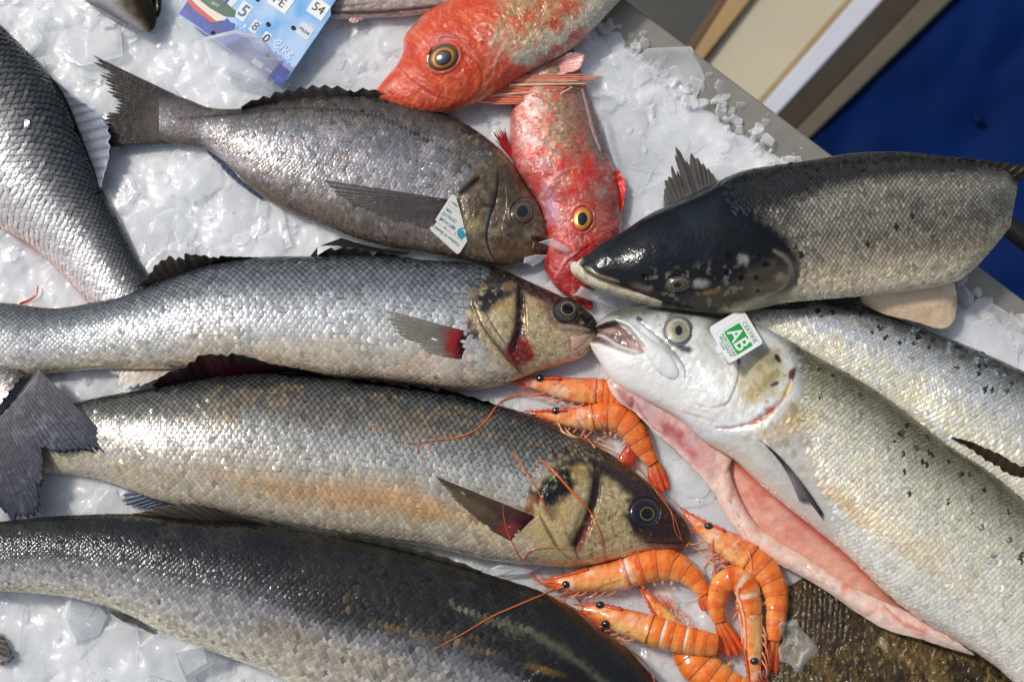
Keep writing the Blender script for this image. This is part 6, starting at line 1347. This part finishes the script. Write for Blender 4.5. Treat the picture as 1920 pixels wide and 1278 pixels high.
pc.text('ure:', 186, 1, 10, flat('white_print', (234,240,248)), pt, .4, .01); pc.poly('origin_window', [(150,-6),(172,-6),(172,5),(150,5)], flat('window_white', (220,224,232)), pt, .3, .05)
M_EYEL = plain('eyelet_metal', (60,56,50), .3, .8)
for u, v in ((62, -2), (137, 70), (179, 91), (168, 22), (94, 97)):
    ph = np.linspace(0, 2 * math.pi, 16, endpoint=False); VV = []
    for r_, h_ in ((4.2, .1), (3.6, 1.0), (2.4, 1.1), (1.9, .2), (.1, .15)):
        VV.append(pc.w(u + r_ * np.cos(ph), v + r_ * np.sin(ph), h_ + .1))
    mk('eyelet', np.vstack(VV), gridF(5, 16, True), M_EYEL, pt)
# ------------------------------------------------------------------ ice pieces one can tell apart
scatter_ice('crushed_ice', 700, .006, .030, -.0006, .0012, .05, M_FLAKE, 5, thick=(.0008, .0016))
scatter_ice('crushed_ice', 1700, .0012, .007, -.0004, .0018, .3, M_FLAKE, 6, thick=(.0006, .002))
scatter_ice('crushed_ice', 150, .002, .008, .001, .004, .3, M_FLAKE, 9, near_edge=1)
def lump(label, cx, cy, r, el, rot, th, nsd, tilt, seed, z=.004, mat=None, name='ice_chunk', jag=.2):
    V, F = chip(cx, cy, z, r, el, rot, th, nsd, tilt, seed, jag)
    return tag(mk(name, V, F, mat or M_CHUNK, smooth=False), label, 'ice')
lump('big clear ice lump on the ice below the dark bass belly', 340, 1215, .026, 1.1, .2, .014, 8, (.3, -.25), 3, .008)
lump('broken ice plate lying over the lower edge of the blue price card', 452, 106, .024, 1.35, -.4, .004, 8, (.1, .15), 4, .019)
lump('thin wedge of ice stuck to the nose of the sea bream', 1042, 457, .0075, .5, 1.25, .0016, 5, (.1, .2), 5, .022)
lump('small ice flake under the sea bream lower lip', 1004, 487, .006, 1.4, .3, .0018, 7, (.1, .2), 6, .016)
lump('clear ice shard between red snout and salmon jaw', 1124, 560, .011, .55, 1.3, .0022, 6, (.2, .2), 7, .010)
lump('ice shard under the pale lower lip of the black-headed salmon', 1136, 546, .008, 1.7, .35, .002, 6, (.2, .0), 8, .012)
lump('pointed ice lump beside the belly of the dark bottom bass', 165, 1160, .018, 1.0, .7, .008, 7, (.2, .3), 9, .006)
lump('oval piece of ice below the fin of the gold-sheened bass', 980, 1062, .011, 1.7, .1, .004, 8, (.1, .05), 10, .006)
# wet clear blob on the flatfish
n_, m_ = 40, 40
a = np.linspace(0, 2 * math.pi, 40, endpoint=False)
rr_ = np.linspace(0, 1, 14)
RR, AA = np.meshgrid(rr_, a, indexing='ij')
ox = 1488 + RR * (34 + 9 * np.sin(AA * 3 + 1) + 4 * np.sin(AA * 7)) * np.cos(AA); oy = 1208 + RR * (46 + 9 * np.sin(AA * 2) + 5 * np.sin(AA * 5 + 2)) * np.sin(AA)
zb_ = top_z(ox, oy, .004)
V = W(ox, oy, zb_ + .0028 * np.sqrt(np.clip(1 - RR ** 2, 0, 1)) * (1 + .6 * np.sin(AA * 2 + RR * 5)) + .0034 * np.exp(-((RR - .8 + .1 * np.sin(AA * 3)) / .13) ** 2))
tag(mk('ice_slush', V.reshape(-1, 3), gridF(14, 40, True), make_ice('slush_ice', .82, .05, (.8, .78, .7))), 'melting clear slush on the flatfish beside the prawn tails', 'slush')
# water drops on the steel rim
mW = make_ice('water', .88, .03, (.9, .9, .9))
rw = np.random.default_rng(5)
for i in range(14):
    if i < 5: x, off_, r_ = [(1206,40,9),(1330,22,7),(1390,34,9),(1437,30,8),(1182,60,8)][i]
    else: x, off_, r_ = rw.uniform(1190, 1560), rw.uniform(10, 62), rw.uniform(1.5, 5)
    y = edge_y(x) + off_; c0 = W(x, y, -.0034)
    u = np.linspace(0, math.pi / 2, 7); v = np.linspace(0, 2 * math.pi, 18, endpoint=False); U, Vv = np.meshgrid(u, v, indexing='ij')
    wob_ = 1 + .16 * np.sin(Vv * 2 + i) + .08 * np.sin(3 * Vv)
    S_ = np.stack([np.sin(U) * np.cos(Vv) * wob_, np.sin(U) * np.sin(Vv) * wob_, np.cos(U) * .32], -1) * r_ * K + c0
    o = mk('water_drop', S_.reshape(-1, 3), gridF(7, 18, True), mW); tag(o, ['largest water drop high on the steel rim near the ice', 'large water drop on the steel rim above the gurnard fin', 'long water drop near the outer edge of the steel rim', 'water drop on the rim next to the steel channel', 'water drop on the rim touching the ice at the top'][i] if i < 5 else 'tiny water drop on the steel tray rim', 'drop', 'water drops on the steel rim')
